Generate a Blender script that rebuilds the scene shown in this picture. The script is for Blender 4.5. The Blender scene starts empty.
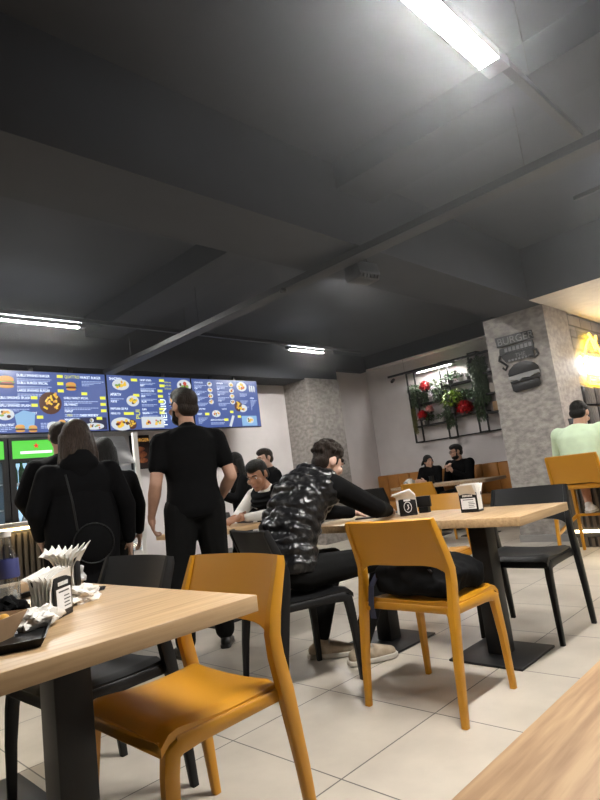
import bpy, bmesh, math, random
from mathutils import Vector, Matrix, Euler, noise
random.seed(7)
SC = bpy.context.scene
COL = SC.collection
V = Vector
def R(d): return math.radians(d)

# ------------------------------------------------------------------ camera, world, exposure
cam_d = bpy.data.cameras.new('camera')
cam = bpy.data.objects.new('camera', cam_d)
COL.objects.link(cam)
yaw, pitch, roll = R(45.95), R(8.06), R(-7.34)
f_ = V((math.sin(yaw)*math.cos(pitch), math.cos(yaw)*math.cos(pitch), math.sin(pitch)))
r_ = f_.cross(V((0, 0, 1))).normalized()
u_ = r_.cross(f_)
r2 = r_*math.cos(roll)+u_*math.sin(roll)
u2 = -r_*math.sin(roll)+u_*math.cos(roll)
mw = Matrix((r2, u2, -f_)).transposed().to_4x4()
mw.translation = V((0, 0, 1.0))
cam.matrix_world = mw
cam_d.sensor_fit = 'HORIZONTAL'
cam_d.sensor_width = 36
cam_d.lens = 573.5*36/600
cam_d.clip_start = 0.01
SC.camera = cam
w = bpy.data.worlds.new('world')
SC.world = w
w.use_nodes = True
w.node_tree.nodes['Background'].inputs[0].default_value = (0.02, 0.021, 0.024, 1)
w.node_tree.nodes['Background'].inputs[1].default_value = 0.5
SC.view_settings.view_transform = 'Standard'
SC.view_settings.look = 'None'
SC.view_settings.gamma = 1
SC.view_settings.use_curve_mapping = False
SC.view_settings.exposure = 0.0
SC.cycles.use_denoising = True
SC.cycles.max_bounces = 6
LAMP = 430.0      # radiance of the LED diffusers
UP = 110.0        # uplight added on lamp tops only to brighten the ceiling near them

# ------------------------------------------------------------------ materials
def srgb(r, g, b):
    return tuple(((c/255)/12.92 if c/255 <= .04045 else ((c/255+.055)/1.055)**2.4) for c in (r, g, b))+(1,)

def mat(name, col, rough=.5, metal=0, col2=None, nscale=8, stretch=(1, 1, 1), bump=0, bscale=None, emit=None, estr=0, spec=.5, detail=4, alpha=None, coat=0, contrast=(.35, .65)):
    m = bpy.data.materials.new(name)
    m.use_nodes = True
    nt = m.node_tree
    b = nt.nodes['Principled BSDF']
    b.inputs['Base Color'].default_value = col
    b.inputs['Roughness'].default_value = rough
    b.inputs['Metallic'].default_value = metal
    b.inputs['Specular IOR Level'].default_value = spec
    b.inputs['Coat Weight'].default_value = coat
    tc = nt.nodes.new('ShaderNodeTexCoord')
    mp = nt.nodes.new('ShaderNodeMapping')
    mp.inputs['Scale'].default_value = stretch
    nt.links.new(tc.outputs['Object'], mp.inputs[0])
    nz = nt.nodes.new('ShaderNodeTexNoise')
    nz.inputs['Scale'].default_value = nscale
    nz.inputs['Detail'].default_value = detail
    nt.links.new(mp.outputs[0], nz.inputs['Vector'])
    if col2 is None:
        col2 = tuple(c*.9 for c in col[:3])+(1,)
    mx = nt.nodes.new('ShaderNodeValToRGB')
    mx.color_ramp.elements[0].position, mx.color_ramp.elements[1].position = contrast
    mx.color_ramp.elements[0].color = col
    mx.color_ramp.elements[1].color = col2
    nt.links.new(nz.outputs[0], mx.inputs[0])
    nt.links.new(mx.outputs[0], b.inputs['Base Color'])
    if bump:
        n2 = nz
        if bscale:
            n2 = nt.nodes.new('ShaderNodeTexNoise')
            n2.inputs['Scale'].default_value = bscale
            n2.inputs['Detail'].default_value = 3
            nt.links.new(mp.outputs[0], n2.inputs['Vector'])
        bp = nt.nodes.new('ShaderNodeBump')
        bp.inputs['Strength'].default_value = bump
        bp.inputs['Distance'].default_value = .02
        nt.links.new(n2.outputs[0], bp.inputs['Height'])
        nt.links.new(bp.outputs[0], b.inputs['Normal'])
    if emit is not None:
        b.inputs['Emission Color'].default_value = emit
        b.inputs['Emission Strength'].default_value = estr
    if alpha is not None:
        b.inputs['Alpha'].default_value = alpha
    return m

def emis(name, col, s):
    return mat(name, (.0, .0, .0, 1), .5, emit=col, estr=s)

def grid_mat(name, c1, c2, mortar, size, row, ms, off=0, origin=(0, 0, 0), rough=.4, axes='XY', bump=.3, nz_amt=.2, nscale=5, spec=.5):
    m = bpy.data.materials.new(name)
    m.use_nodes = True
    nt = m.node_tree
    b = nt.nodes['Principled BSDF']
    g = nt.nodes.new('ShaderNodeNewGeometry')
    sp = nt.nodes.new('ShaderNodeSeparateXYZ')
    cb = nt.nodes.new('ShaderNodeCombineXYZ')
    sub = nt.nodes.new('ShaderNodeVectorMath')
    sub.operation = 'SUBTRACT'
    sub.inputs[1].default_value = origin
    nt.links.new(g.outputs['Position'], sub.inputs[0])
    nt.links.new(sub.outputs[0], sp.inputs[0])
    nt.links.new(sp.outputs[axes[0]], cb.inputs[0])
    nt.links.new(sp.outputs[axes[1]], cb.inputs[1])
    br = nt.nodes.new('ShaderNodeTexBrick')
    br.offset = off
    br.squash = 1
    br.inputs['Scale'].default_value = 1
    br.inputs['Brick Width'].default_value = size
    br.inputs['Row Height'].default_value = row
    br.inputs['Mortar Size'].default_value = ms
    br.inputs['Mortar Smooth'].default_value = .3
    br.inputs['Color1'].default_value = c1
    br.inputs['Color2'].default_value = c2
    br.inputs['Mortar'].default_value = mortar
    nt.links.new(cb.outputs[0], br.inputs['Vector'])
    nz = nt.nodes.new('ShaderNodeTexNoise')
    nz.inputs['Scale'].default_value = nscale
    nz.inputs['Detail'].default_value = 6
    nt.links.new(g.outputs['Position'], nz.inputs['Vector'])
    rp = nt.nodes.new('ShaderNodeMapRange')
    rp.inputs['From Min'].default_value = .3
    rp.inputs['From Max'].default_value = .7
    rp.inputs['To Min'].default_value = 1-nz_amt
    rp.inputs['To Max'].default_value = 1+nz_amt*.3
    nt.links.new(nz.outputs[0], rp.inputs[0])
    mx = nt.nodes.new('ShaderNodeMix')
    mx.data_type = 'RGBA'
    mx.blend_type = 'MULTIPLY'
    mx.inputs[0].default_value = 1
    nt.links.new(br.outputs['Color'], mx.inputs[6])
    nt.links.new(rp.outputs[0], mx.inputs[7])
    nt.links.new(mx.outputs[2], b.inputs['Base Color'])
    bp = nt.nodes.new('ShaderNodeBump')
    bp.inputs['Strength'].default_value = bump
    bp.inputs['Distance'].default_value = .01
    bp.invert = True
    nt.links.new(br.outputs['Fac'], bp.inputs['Height'])
    nt.links.new(bp.outputs[0], b.inputs['Normal'])
    b.inputs['Roughness'].default_value = rough
    b.inputs['Specular IOR Level'].default_value = spec
    return m

def glass_mat(name, tint=(1, 1, 1, 1), amt=.12):
    m = bpy.data.materials.new(name)
    m.use_nodes = True
    nt = m.node_tree
    nt.nodes.clear()
    o = nt.nodes.new('ShaderNodeOutputMaterial')
    a = nt.nodes.new('ShaderNodeBsdfTransparent')
    a.inputs[0].default_value = tint
    g = nt.nodes.new('ShaderNodeBsdfGlossy')
    g.inputs['Roughness'].default_value = .05
    x = nt.nodes.new('ShaderNodeMixShader')
    lw = nt.nodes.new('ShaderNodeLayerWeight')
    lw.inputs['Blend'].default_value = .3
    mu = nt.nodes.new('ShaderNodeMath')
    mu.operation = 'MULTIPLY_ADD'
    mu.inputs[1].default_value = .6
    mu.inputs[2].default_value = amt*.3
    nt.links.new(lw.outputs['Facing'], mu.inputs[0])
    nt.links.new(mu.outputs[0], x.inputs[0])
    nt.links.new(a.outputs[0], x.inputs[1])
    nt.links.new(g.outputs[0], x.inputs[2])
    nt.links.new(x.outputs[0], o.inputs[0])
    return m

M = {}
M['ceil'] = mat('charcoal ceiling paint', (.038, .041, .048, 1), .75, nscale=3, spec=.25)
M['wall'] = mat('warm grey wall paint', (.66, .62, .615, 1), .6, col2=(.61, .57, .565, 1), nscale=3, bump=.05, bscale=60)
M['wallback'] = mat('grey plaster behind', (.40, .38, .37, 1), .8)
M['white'] = mat('white paint', (.75, .73, .70, 1), .5)
M['cream'] = mat('cream soffit paint', (.62, .57, .51, 1), .6)
M['floor'] = grid_mat('beige porcelain tiles', (.53, .475, .40, 1), (.49, .44, .37, 1), (.10, .09, .08, 1), .588, .588, .0035, 0, (1.485, 1.471, 0), rough=.32, nz_amt=.16, nscale=4)
M['brick'] = grid_mat('pale painted bricks', (.36, .34, .34, 1), (.28, .27, .28, 1), (.12, .12, .13, 1), .42, .15, .012, .5, (0, 0, .08), rough=.6, axes='XZ', bump=1)
M['concrete'] = mat('silver grey stucco', (.42, .39, .36, 1), .45, col2=(.26, .24, .225, 1), nscale=14, stretch=(1, 1, 1.6), bump=.35, bscale=70, detail=12, metal=.4)
M['wood'] = mat('pale oak laminate', (.54, .37, .205, 1), .4, col2=(.36, .225, .11, 1), nscale=7, stretch=(.5, 9, 9), detail=6, contrast=(.3, .72))
M['woodnear'] = mat('honey oak laminate', (.54, .34, .17, 1), .45, col2=(.34, .185, .08, 1), nscale=7, stretch=(.8, 11, 11), detail=8, contrast=(.38, .66))
M['wooddark'] = mat('brown wood', (.32, .22, .13, 1), .5, col2=(.22, .14, .08, 1), nscale=7, stretch=(.6, 8, 8))
M['yellow'] = mat('mustard yellow plastic', (.50, .225, .010, 1), .36, col2=(.47, .21, .009, 1), nscale=4, bump=.02, bscale=300)
M['black'] = mat('black plastic', (.0065, .0065, .007, 1), .45, bump=.02, bscale=300, spec=.3)
M['blackmetal'] = mat('black powder coated steel', (.008, .008, .009, 1), .45, spec=.4)
M['iron'] = mat('black iron frame', (.012, .012, .012, 1), .5)
M['tray'] = mat('cable tray grey', (.010, .010, .011, 1), .5, metal=.2)
M['rail'] = mat('lamp rail grey', (.10, .10, .105, 1), .4, metal=.4)
M['speaker'] = mat('matte black casing', (.016, .016, .017, 1), .6)
M['led'] = emis('LED diffuser', (1, .975, .93, 1), LAMP)
M['ledlow'] = emis('LED diffuser dimmed', (1, .975, .94, 1), LAMP*.45)
M['ledup'] = emis('LED indirect strip', (.93, .96, 1, 1), UP)
M['leduplow'] = emis('LED indirect strip, weaker', (.93, .96, 1, 1), UP*.3)
M['ledwarm'] = emis('warm LED strip', (1, .72, .34, 1), 16)
M['ledfloor'] = emis('warm LED strip at floor', (1, .80, .48, 1), 14)
M['neony'] = emis('yellow neon', (1, .58, .03, 1), 16)
M['neonw'] = emis('white neon', (1, .97, .9, 1), 30)
M['tan'] = mat('tan leather', (.40, .17, .035, 1), .5, nscale=12, bump=.1)
M['skin'] = mat('skin', (.50, .29, .20, 1), .5, col2=(.44, .24, .165, 1), nscale=14)
M['skin2'] = mat('tanned skin', (.40, .20, .12, 1), .5, col2=(.33, .16, .09, 1), nscale=14)
M['skin3'] = mat('fair skin', (.58, .37, .29, 1), .5, col2=(.50, .31, .23, 1), nscale=14)
M['hairblack'] = mat('black hair', (.010, .009, .008, 1), .45, nscale=40, stretch=(6, 6, .6), spec=.2, bump=.5)
M['hairdark'] = mat('dark brown hair', (.026, .017, .012, 1), .45, col2=(.012, .008, .006, 1), nscale=45, stretch=(5, 5, .6), spec=.2, bump=.6)
M['hairbrown'] = mat('brown hair with lighter strands', (.055, .035, .024, 1), .42, col2=(.018, .011, .008, 1), nscale=40, stretch=(5, 5, .5), spec=.2, bump=.6)
M['clothblack'] = mat('black cotton', (.0052, .0052, .0056, 1), .85, nscale=30, bump=.35, bscale=9, spec=.08)
M['coatblack'] = mat('black coat cloth', (.0055, .0055, .0062, 1), .85, nscale=30, bump=.5, bscale=7, spec=.08)
M['pants'] = mat('black trousers', (.0065, .0065, .0065, 1), .85, nscale=30, bump=.3, bscale=9, spec=.12)
M['puffer'] = mat('glossy black quilted nylon', (.006, .006, .007, 1), .31, nscale=30, bump=.55, bscale=22, spec=.6)
M['whitecloth'] = mat('white cotton', (.68, .65, .60, 1), .8, nscale=10, bump=.4, bscale=10)
M['mint'] = mat('mint green cotton', (.60, .74, .52, 1), .8, nscale=10, bump=.4, bscale=10)
M['denim'] = mat('dark denim', (.05, .055, .07, 1), .8, bump=.3, bscale=30)
M['shoebeige'] = mat('beige suede', (.42, .34, .25, 1), .7, col2=(.30, .24, .17, 1), nscale=25, bump=.3)
M['sole'] = mat('pale rubber', (.50, .46, .40, 1), .6)
M['shoeblack'] = mat('black shoe', (.012, .012, .012, 1), .4)
M['shoewhite'] = mat('white shoe', (.7, .68, .65, 1), .5)
M['eyew'] = mat('eye white', (.7, .68, .66, 1), .2)
M['eyed'] = mat('dark iris', (.01, .007, .005, 1), .1)
M['brow'] = mat('dark brow hair', (.015, .01, .008, 1), .7)
M['lip'] = mat('lip', (.36, .14, .11, 1), .4)
M['paper'] = mat('white tissue paper', (.80, .77, .72, 1), .8, nscale=20, bump=.25)
M['kraft'] = mat('kraft paper', (.42, .27, .15, 1), .7, nscale=20)
M['label'] = mat('printed white label', (.72, .72, .72, 1), .5)
M['ink'] = mat('dark print', (.06, .06, .06, 1), .6)
M['whiteink'] = mat('white print', (.75, .75, .73, 1), .6)
M['foil'] = mat('crumpled clear wrap', (.55, .55, .55, 1), .25, metal=.3, nscale=12, bump=.5)
M['glass'] = glass_mat('clear glass', (.86, .90, .92, 1), .5)
M['pane'] = glass_mat('fridge door glass', (.93, .97, 1, 1))
M['bottlelabel'] = mat('blue bottle label', (.035, .045, .16, 1), .5)
M['slat'] = mat('grey wood slats', (.14, .115, .085, 1), .5, col2=(.10, .08, .06, 1), stretch=(6, 6, .5))
M['slatdark'] = mat('charcoal slats', (.035, .033, .03, 1), .5)
M['steel'] = mat('brushed steel', (.45, .45, .46, 1), .3, metal=.9, stretch=(1, 1, 12))
M['fridgein'] = mat('fridge liner', (.55, .66, .72, 1), .5, emit=(.55, .80, 1, 1), estr=1.1)  # glow put into the liner in place of interior lamps
M['green'] = emis('green backlit header', (.10, .62, .06, 1), 1.2)
M['redstar'] = emis('red emblem', (.9, .03, .02, 1), 1.0)
M['whitesign'] = emis('white backlit lettering', (1, 1, 1, 1), 1.2)
M['bottleg'] = mat('green bottle glass', (.03, .12, .05, 1), .15)
M['bottlec'] = mat('pale drink bottle', (.55, .65, .70, 1), .2)
M['bottleb'] = mat('dark drink bottle', (.04, .025, .02, 1), .15)
M['leaf'] = mat('green leaf', (.05, .12, .035, 1), .45, col2=(.025, .06, .02, 1), nscale=6)
M['leafgrey'] = mat('grey green leaf', (.15, .21, .125, 1), .5, col2=(.07, .11, .06, 1), nscale=6)
M['leaflime'] = mat('lime leaf', (.25, .36, .04, 1), .45, col2=(.16, .26, .03, 1), nscale=6)
M['leafolive'] = mat('olive strands', (.16, .15, .05, 1), .5, nscale=6)
M['redflower'] = mat('red petals', (.55, .015, .02, 1), .5, nscale=8)
M['pinkflower'] = mat('pink petals', (.6, .25, .25, 1), .5, nscale=8)
M['pot'] = mat('white ceramic pot', (.65, .63, .6, 1), .35)
M['potdark'] = mat('dark pot', (.05, .045, .04, 1), .5)
M['navy'] = mat('navy webbing', (.02, .025, .06, 1), .7)
M['redpatch'] = mat('maroon crest print', (.20, .02, .035, 1), .7)
M['signplate'] = mat('black sign metal', (.013, .013, .014, 1), .4)
M['signgrey'] = mat('grey sign lettering', (.2, .2, .205, 1), .35)
M['signlight'] = mat('polished sign steel', (.35, .35, .35, 1), .3, metal=.6)
M['card'] = mat('plain cardboard', (.42, .33, .22, 1), .7)
M['screen'] = mat('menu screen blue', (.01, .01, .02, 1), .3, emit=(.045, .075, .22, 1), estr=1.5)
M['scrdark'] = mat('menu screen navy panel', (.01, .01, .02, 1), .3, emit=(.008, .012, .05, 1), estr=1.0)
M['scrwhite'] = emis('screen white text', (.8, .9, 1, 1), 1.7)
M['scrdim'] = emis('screen small text', (.45, .56, .85, 1), 1.1)
M['scryellow'] = emis('screen yellow price', (.78, .80, .08, 1), 1.2)
M['scrbun'] = emis('screen bun', (.85, .42, .09, 1), .9)
M['scrpatty'] = emis('screen patty', (.10, .035, .02, 1), .9)
M['scrchips'] = emis('screen chips', (.95, .62, .06, 1), .95)
M['scrplate'] = emis('screen plate', (.75, .80, .85, 1), .9)
M['scrred'] = emis('screen tomato', (.6, .08, .05, 1), .9)
M['scrgreen'] = emis('screen salad', (.25, .42, .08, 1), .9)
M['scrsky'] = emis('screen pale blue', (.30, .55, .85, 1), .9)
M['poster'] = mat('dark poster print', (.03, .012, .01, 1), .4)
M['posterfood'] = mat('orange poster print', (.50, .16, .05, 1), .4, col2=(.2, .04, .02, 1), nscale=20)

# ------------------------------------------------------------------ mesh builder
class MB:
    def __init__(s):
        s.bm = bmesh.new()
        s.mi = 0

    def _f(s, vs):
        try:
            f = s.bm.faces.new(vs)
            f.material_index = s.mi
            return f
        except ValueError:
            return None

    def box(s, lo, hi, rot=None, piv=None):
        lo, hi = V(lo), V(hi)
        c = [V((x, y, z)) for x in (lo.x, hi.x) for y in (lo.y, hi.y) for z in (lo.z, hi.z)]
        if rot is not None:
            p = V(piv) if piv is not None else (lo+hi)/2
            q = rot.to_matrix() if isinstance(rot, Euler) else rot
            c = [p+q@(a-p) for a in c]
        v = [s.bm.verts.new(a) for a in c]
        for q in ((0, 1, 3, 2), (4, 6, 7, 5), (0, 4, 5, 1), (2, 3, 7, 6), (0, 2, 6, 4), (1, 5, 7, 3)):
            s._f([v[i] for i in q])
        return s

    def loft(s, rings, caps=True, closed=True):
        rv = [[s.bm.verts.new(p) for p in r] for r in rings]
        n = len(rv[0])
        for a, b in zip(rv, rv[1:]):
            for i in range(n if closed else n-1):
                j = (i+1) % n
                s._f([a[i], a[j], b[j], b[i]])
        if caps:
            s._f(list(reversed(rv[0])))
            s._f(rv[-1])
        return s

    def tube(s, pts, rad, seg=8, caps=True):
        pts = [V(p) for p in pts]
        if not hasattr(rad, '__len__'):
            rad = [rad]*len(pts)
        rings = []
        prev = None
        for i, p in enumerate(pts):
            t = (pts[min(i+1, len(pts)-1)]-pts[max(i-1, 0)])
            t = t.normalized() if t.length > 1e-9 else V((0, 0, 1))
            if prev is None:
                a = t.cross(V((0, 0, 1)))
                if a.length < .05:
                    a = t.cross(V((0, 1, 0)))
            else:
                a = prev-t*prev.dot(t)
            a.normalize()
            prev = a
            b = t.cross(a)
            rings.append([p+(a*math.cos(2*math.pi*k/seg)+b*math.sin(2*math.pi*k/seg))*rad[i] for k in range(seg)])
        return s.loft(rings, caps)

    def sweep(s, pts, side, ws, ts, seg=1):
        """rectangular bar along pts; side = fixed width axis; ws widths, ts thickness"""
        pts = [V(p) for p in pts]
        side = V(side).normalized()
        rings = []
        for i, p in enumerate(pts):
            t = (pts[min(i+1, len(pts)-1)]-pts[max(i-1, 0)]).normalized()
            n = t.cross(side).normalized()
            w_, h_ = ws[i]/2, ts[i]/2
            c = .25
            prof = [(-1, -1+c), (-1+c, -1), (1-c, -1), (1, -1+c), (1, 1-c), (1-c, 1), (-1+c, 1), (-1, 1-c)]
            rings.append([p+side*(a*w_)+n*(b*h_) for a, b in prof])
        return s.loft(rings)

    def ell(s, c, r, rot=None, seg=14, rings=9):
        c = V(c)
        if not hasattr(r, '__len__'):
            r = (r, r, r)
        q = rot if rot is not None else Matrix.Identity(3)
        if isinstance(q, Euler):
            q = q.to_matrix()
        top = s.bm.verts.new(c+q@V((0, 0, r[2])))
        bot = s.bm.verts.new(c+q@V((0, 0, -r[2])))
        rv = []
        for i in range(1, rings):
            th = math.pi*i/rings
            rv.append([s.bm.verts.new(c+q@V((r[0]*math.sin(th)*math.cos(2*math.pi*k/seg), r[1]*math.sin(th)*math.sin(2*math.pi*k/seg), r[2]*math.cos(th)))) for k in range(seg)])
        for k in range(seg):
            j = (k+1) % seg
            s._f([top, rv[0][k], rv[0][j]])
            s._f([bot, rv[-1][j], rv[-1][k]])
        for a, b in zip(rv, rv[1:]):
            for k in range(seg):
                j = (k+1) % seg
                s._f([a[k], b[k], b[j], a[j]])
        return s

    def cap(s, a, b, ra, rb=None, seg=12):
        """closed tapered capsule"""
        a, b = V(a), V(b)
        rb = ra if rb is None else rb
        t = b-a
        L = t.length
        if L < 1e-6:
            return s.ell(a, ra, seg=seg)
        t = t/L
        pts = []
        rs = []
        for k in range(4):
            an = math.pi/2*(1-k/4)
            pts.append(a-t*ra*math.sin(an))
            rs.append(max(ra*math.cos(an), ra*.02))
        pts += [a, b]
        rs += [ra, rb]
        for k in range(1, 5):
            an = math.pi/2*k/4
            pts.append(b+t*rb*math.sin(an))
            rs.append(max(rb*math.cos(an), rb*.02))
        u = t.cross(V((0, 0, 1)))
        if u.length < .05:
            u = t.cross(V((0, 1, 0)))
        u.normalize()
        w_ = t.cross(u)
        return s.loft([[p+(u*math.cos(2*math.pi*k/seg)+w_*math.sin(2*math.pi*k/seg))*r for k in range(seg)] for p, r in zip(pts, rs)])

    def lathe(s, prof, c=(0, 0, 0), seg=20):
        c = V(c)
        return s.loft([[c+V((r*math.cos(2*math.pi*k/seg), r*math.sin(2*math.pi*k/seg), z)) for k in range(seg)] for r, z in prof])

    def prism(s, poly, o, U, W, N, d):
        o, U, W, N = V(o), V(U), V(W), V(N)
        return s.loft([[o+U*a+W*b for a, b in poly], [o+U*a+W*b+N*d for a, b in poly]])

    def slab(s, fn, nu, nv, thick):
        """closed slab over grid fn(u,v)->(point, normal)"""
        A = []
        B = []
        for i in range(nu+1):
            ra, rb = [], []
            for j in range(nv+1):
                p, n = fn(i/nu, j/nv)
                ra.append(s.bm.verts.new(V(p)+V(n)*thick/2))
                rb.append(s.bm.verts.new(V(p)-V(n)*thick/2))
            A.append(ra)
            B.append(rb)
        for i in range(nu):
            for j in range(nv):
                s._f([A[i][j], A[i+1][j], A[i+1][j+1], A[i][j+1]])
                s._f([B[i][j], B[i][j+1], B[i+1][j+1], B[i+1][j]])
        for i in range(nu):
            s._f([A[i][0], B[i][0], B[i+1][0], A[i+1][0]])
            s._f([A[i][nv], A[i+1][nv], B[i+1][nv], B[i][nv]])
        for j in range(nv):
            s._f([A[0][j], A[0][j+1], B[0][j+1], B[0][j]])
            s._f([A[nu][j], B[nu][j], B[nu][j+1], A[nu][j+1]])
        return s

    def quad(s, a, b, c, d):
        s._f([s.bm.verts.new(V(p)) for p in (a, b, c, d)])
        return s

    def text(s, txt, o, U, W, h, align='LEFT', depth=0.0, N=None):
        cu = bpy.data.curves.new('t', 'FONT')
        cu.body = txt
        cu.size = 1.0
        cu.align_x = align
        cu.extrude = 0
        ob = bpy.data.objects.new('t', cu)
        COL.objects.link(ob)
        me = bpy.data.meshes.new_from_object(ob.evaluated_get(bpy.context.evaluated_depsgraph_get()))
        U, W, o = V(U), V(W), V(o)
        vs = [s.bm.verts.new(o+U*(v.co.x*h*1.35)+W*(v.co.y*h*1.35)) for v in me.vertices]
        for p in me.polygons:
            s._f([vs[i] for i in p.vertices])
        bpy.data.objects.remove(ob)
        bpy.data.curves.remove(cu)
        bpy.data.meshes.remove(me)
        return s

    def build(s, name, m, parent=None, smooth=False, bevel=0, angle=40, remesh=0, smit=0, loc=None):
        bmesh.ops.recalc_face_normals(s.bm, faces=s.bm.faces)
        me = bpy.data.meshes.new(name)
        s.bm.to_mesh(me)
        s.bm.free()
        ms = m if isinstance(m, (list, tuple)) else [m]
        for k in ms:
            me.materials.append(k)
        o = bpy.data.objects.new(name, me)
        COL.objects.link(o)
        if remesh or bevel:
            if remesh:
                d = o.modifiers.new('r', 'REMESH')
                d.mode = 'VOXEL'
                d.voxel_size = remesh
                if smit:
                    q = o.modifiers.new('s', 'SMOOTH')
                    q.factor = .5
                    q.iterations = smit
            if bevel:
                d = o.modifiers.new('b', 'BEVEL')
                d.width = bevel
                d.segments = 2
                d.limit_method = 'ANGLE'
                d.angle_limit = R(35)
            me2 = bpy.data.meshes.new_from_object(o.evaluated_get(bpy.context.evaluated_depsgraph_get()))
            o.modifiers.clear()
            o.data = me2
            bpy.data.meshes.remove(me)
            me = me2
            me.name = name
        if smooth or remesh:
            me.shade_smooth()
            if not remesh:
                me.set_sharp_from_angle(angle=R(angle))
        elif bevel:
            me.shade_smooth()
            me.set_sharp_from_angle(angle=R(50))
        if parent is not None:
            o.parent = parent
        if loc is not None:
            o.location = loc
        return o

def tag(o, label=None, cat=None, group=None, kind=None):
    if label:
        o['label'] = label
    if cat:
        o['category'] = cat
    if group:
        o['group'] = group
    if kind:
        o['kind'] = kind
    return o

def thing(name, label, cat, loc=(0, 0, 0), rz=0, group=None):
    o = bpy.data.objects.new(name, None)
    o.empty_display_size = .1
    COL.objects.link(o)
    o.location = loc
    o.rotation_euler = (0, 0, rz)
    return tag(o, label, cat, group)

def kids(o):
    return [c for c in COL.objects if c.parent == o]

def dup(o, loc=None, rz=None, label=None, mats=None, parent=None):
    c = o.copy()
    COL.objects.link(c)
    if parent is not None:
        c.parent = parent
    if o.type == 'MESH' and mats:
        if o.data.materials and o.data.materials[0] in mats:
            c.data = o.data.copy()
            c.data.materials[0] = mats[o.data.materials[0]]
    if loc is not None:
        c.location = loc
    if rz is not None:
        c.rotation_euler = (0, 0, rz)
    if label:
        c['label'] = label
    for ch in kids(o):
        dup(ch, mats=mats, parent=c)
    return c

def struct(name, m, *boxes):
    b = MB()
    for lo, hi in boxes:
        b.box(lo, hi)
    return tag(b.build(name, m), kind='structure')

# ------------------------------------------------------------------ room shell
CZ = 3.2
struct('floor', M['floor'], ((-4, -4, -.1), (9.0, 7, 0)))
struct('ceiling', M['ceil'], ((-4, -4, CZ), (9.0, 7, CZ+.1)))
struct('wall_back', M['wall'], ((-4, 6.70, 0), (9.0, 6.9, CZ)))
struct('wall_right', M['wall'], ((8.86, -4, 0), (9.06, 6.70, CZ)))
struct('wall_left', M['wallback'], ((-4.2, -4, 0), (-4, 6.9, CZ)))
struct('wall_front', M['wallback'], ((-4.2, -4.2, 0), (9.06, -4, CZ)))
struct('ceiling_beam', M['ceil'], ((-4, 2.34, 2.62), (7.2, 2.88, CZ)))
struct('ceiling_rib', M['ceil'], ((3.06, -4, 3.01), (3.48, 2.34, CZ)), ((2.98, 2.88, 2.97), (3.38, 6.2, CZ)))
struct('bulkhead_back', M['ceil'], ((-4, 6.2, 2.60), (7.37, 6.70, CZ)))
struct('cornice_right', M['ceil'], ((8.67, 2.5, 2.95), (8.86, 6.7, CZ)), ((7.37, 6.55, 2.90), (8.67, 6.7, CZ)))
struct('trim_cornice', M['white'], ((8.70, 2.5, 2.925), (8.86, 6.7, 2.95)))
struct('soffit_right', M['cream'], ((6.16, -4, 2.62), (8.86, 2.34, 2.66)))
struct('soffit_face', M['ceil'], ((6.15, -4, 2.622), (6.159, 2.34, CZ)))
struct('baseboard_right', M['white'], ((8.845, 2.5, 0), (8.86, 6.7, .8)))
struct('column_middle', M['concrete'], ((6.57, 6.18, 0), (7.37, 6.70, 2.62)))
struct('column_right', M['concrete'], ((6.48, 2.33, .0), (7.2, 3.05, 2.62)))
struct('baseboard_column', M['steel'], ((6.465, 2.32, 0), (6.48, 3.06, .08)))
struct('wall_brick', M['brick'], ((7.2, 2.37, 0), (8.86, 2.5, 2.62)))

# ------------------------------------------------------------------ lamps, tracks, cable tray
def linear_lamp(name, a, b, label, r=.03, up=True, led='led'):
    a, b = V(a), V(b)
    t = thing(name, label, 'ceiling light', (a+b)/2, 0, 'linear LED ceiling lamps')
    d = (b-a)/2
    n = V((-d.y, d.x, 0)).normalized()
    dn = d.normalized()
    h = MB()
    h.prism([(-r, -.004), (-r+.003, -.004), (-r+.003, .03), (r-.003, .03), (r-.003, -.004), (r, -.004), (r, .04), (-r, .04)], -d, n, V((0, 0, 1)), dn, d.length*2)
    h.build('housing', M['rail'], t)
    m = MB()
    m.prism([(-r+.003, -.0035), (r-.003, -.0035), (r-.003, .002), (-r+.003, .002)], -d, n, V((0, 0, 1)), dn, d.length*2)
    m.build('diffuser', M[led], t)
    if up:
        m = MB()
        for q in (-1, 1):
            m.prism([(q*(r-.010)-.007, .0405), (q*(r-.010)+.007, .0405), (q*(r-.010)+.007, .043), (q*(r-.010)-.007, .043)], -d, n, V((0, 0, 1)), dn, d.length*2)
        m.build('indirect_strip', M['ledup' if up == 2 else 'leduplow'], t)  # added glowing strip that brightens the ceiling above the lamp
    for s in (-1, 1):
        e = MB()
        e.box(d*s-V((r+.002, r+.002, .006)), d*s+V((r+.002, r+.002, .041)))
        e.build('end_cap', M['rail'], t)
    return t

def track(name, a, b, label, hang=()):
    a, b = V(a), V(b)
    t = thing(name, label, 'lighting track', (a+b)/2, 0, 'ceiling lighting tracks')
    d = (b-a)/2
    n = V((-d.y, d.x, 0)).normalized()
    m = MB()
    m.prism([(-.02, 0), (.02, 0), (.02, .035), (-.02, .035)], -d, n, V((0, 0, 1)), d.normalized(), d.length*2)
    m.build('rail', M['tray'], t)
    for k in hang:
        c = MB()
        c.tube([-d+d*2*k+V((0, 0, .035)), -d+d*2*k+V((0, 0, CZ-a.z))], .002, 5)
        c.build('hanger', M['iron'], t)
    return t

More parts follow.
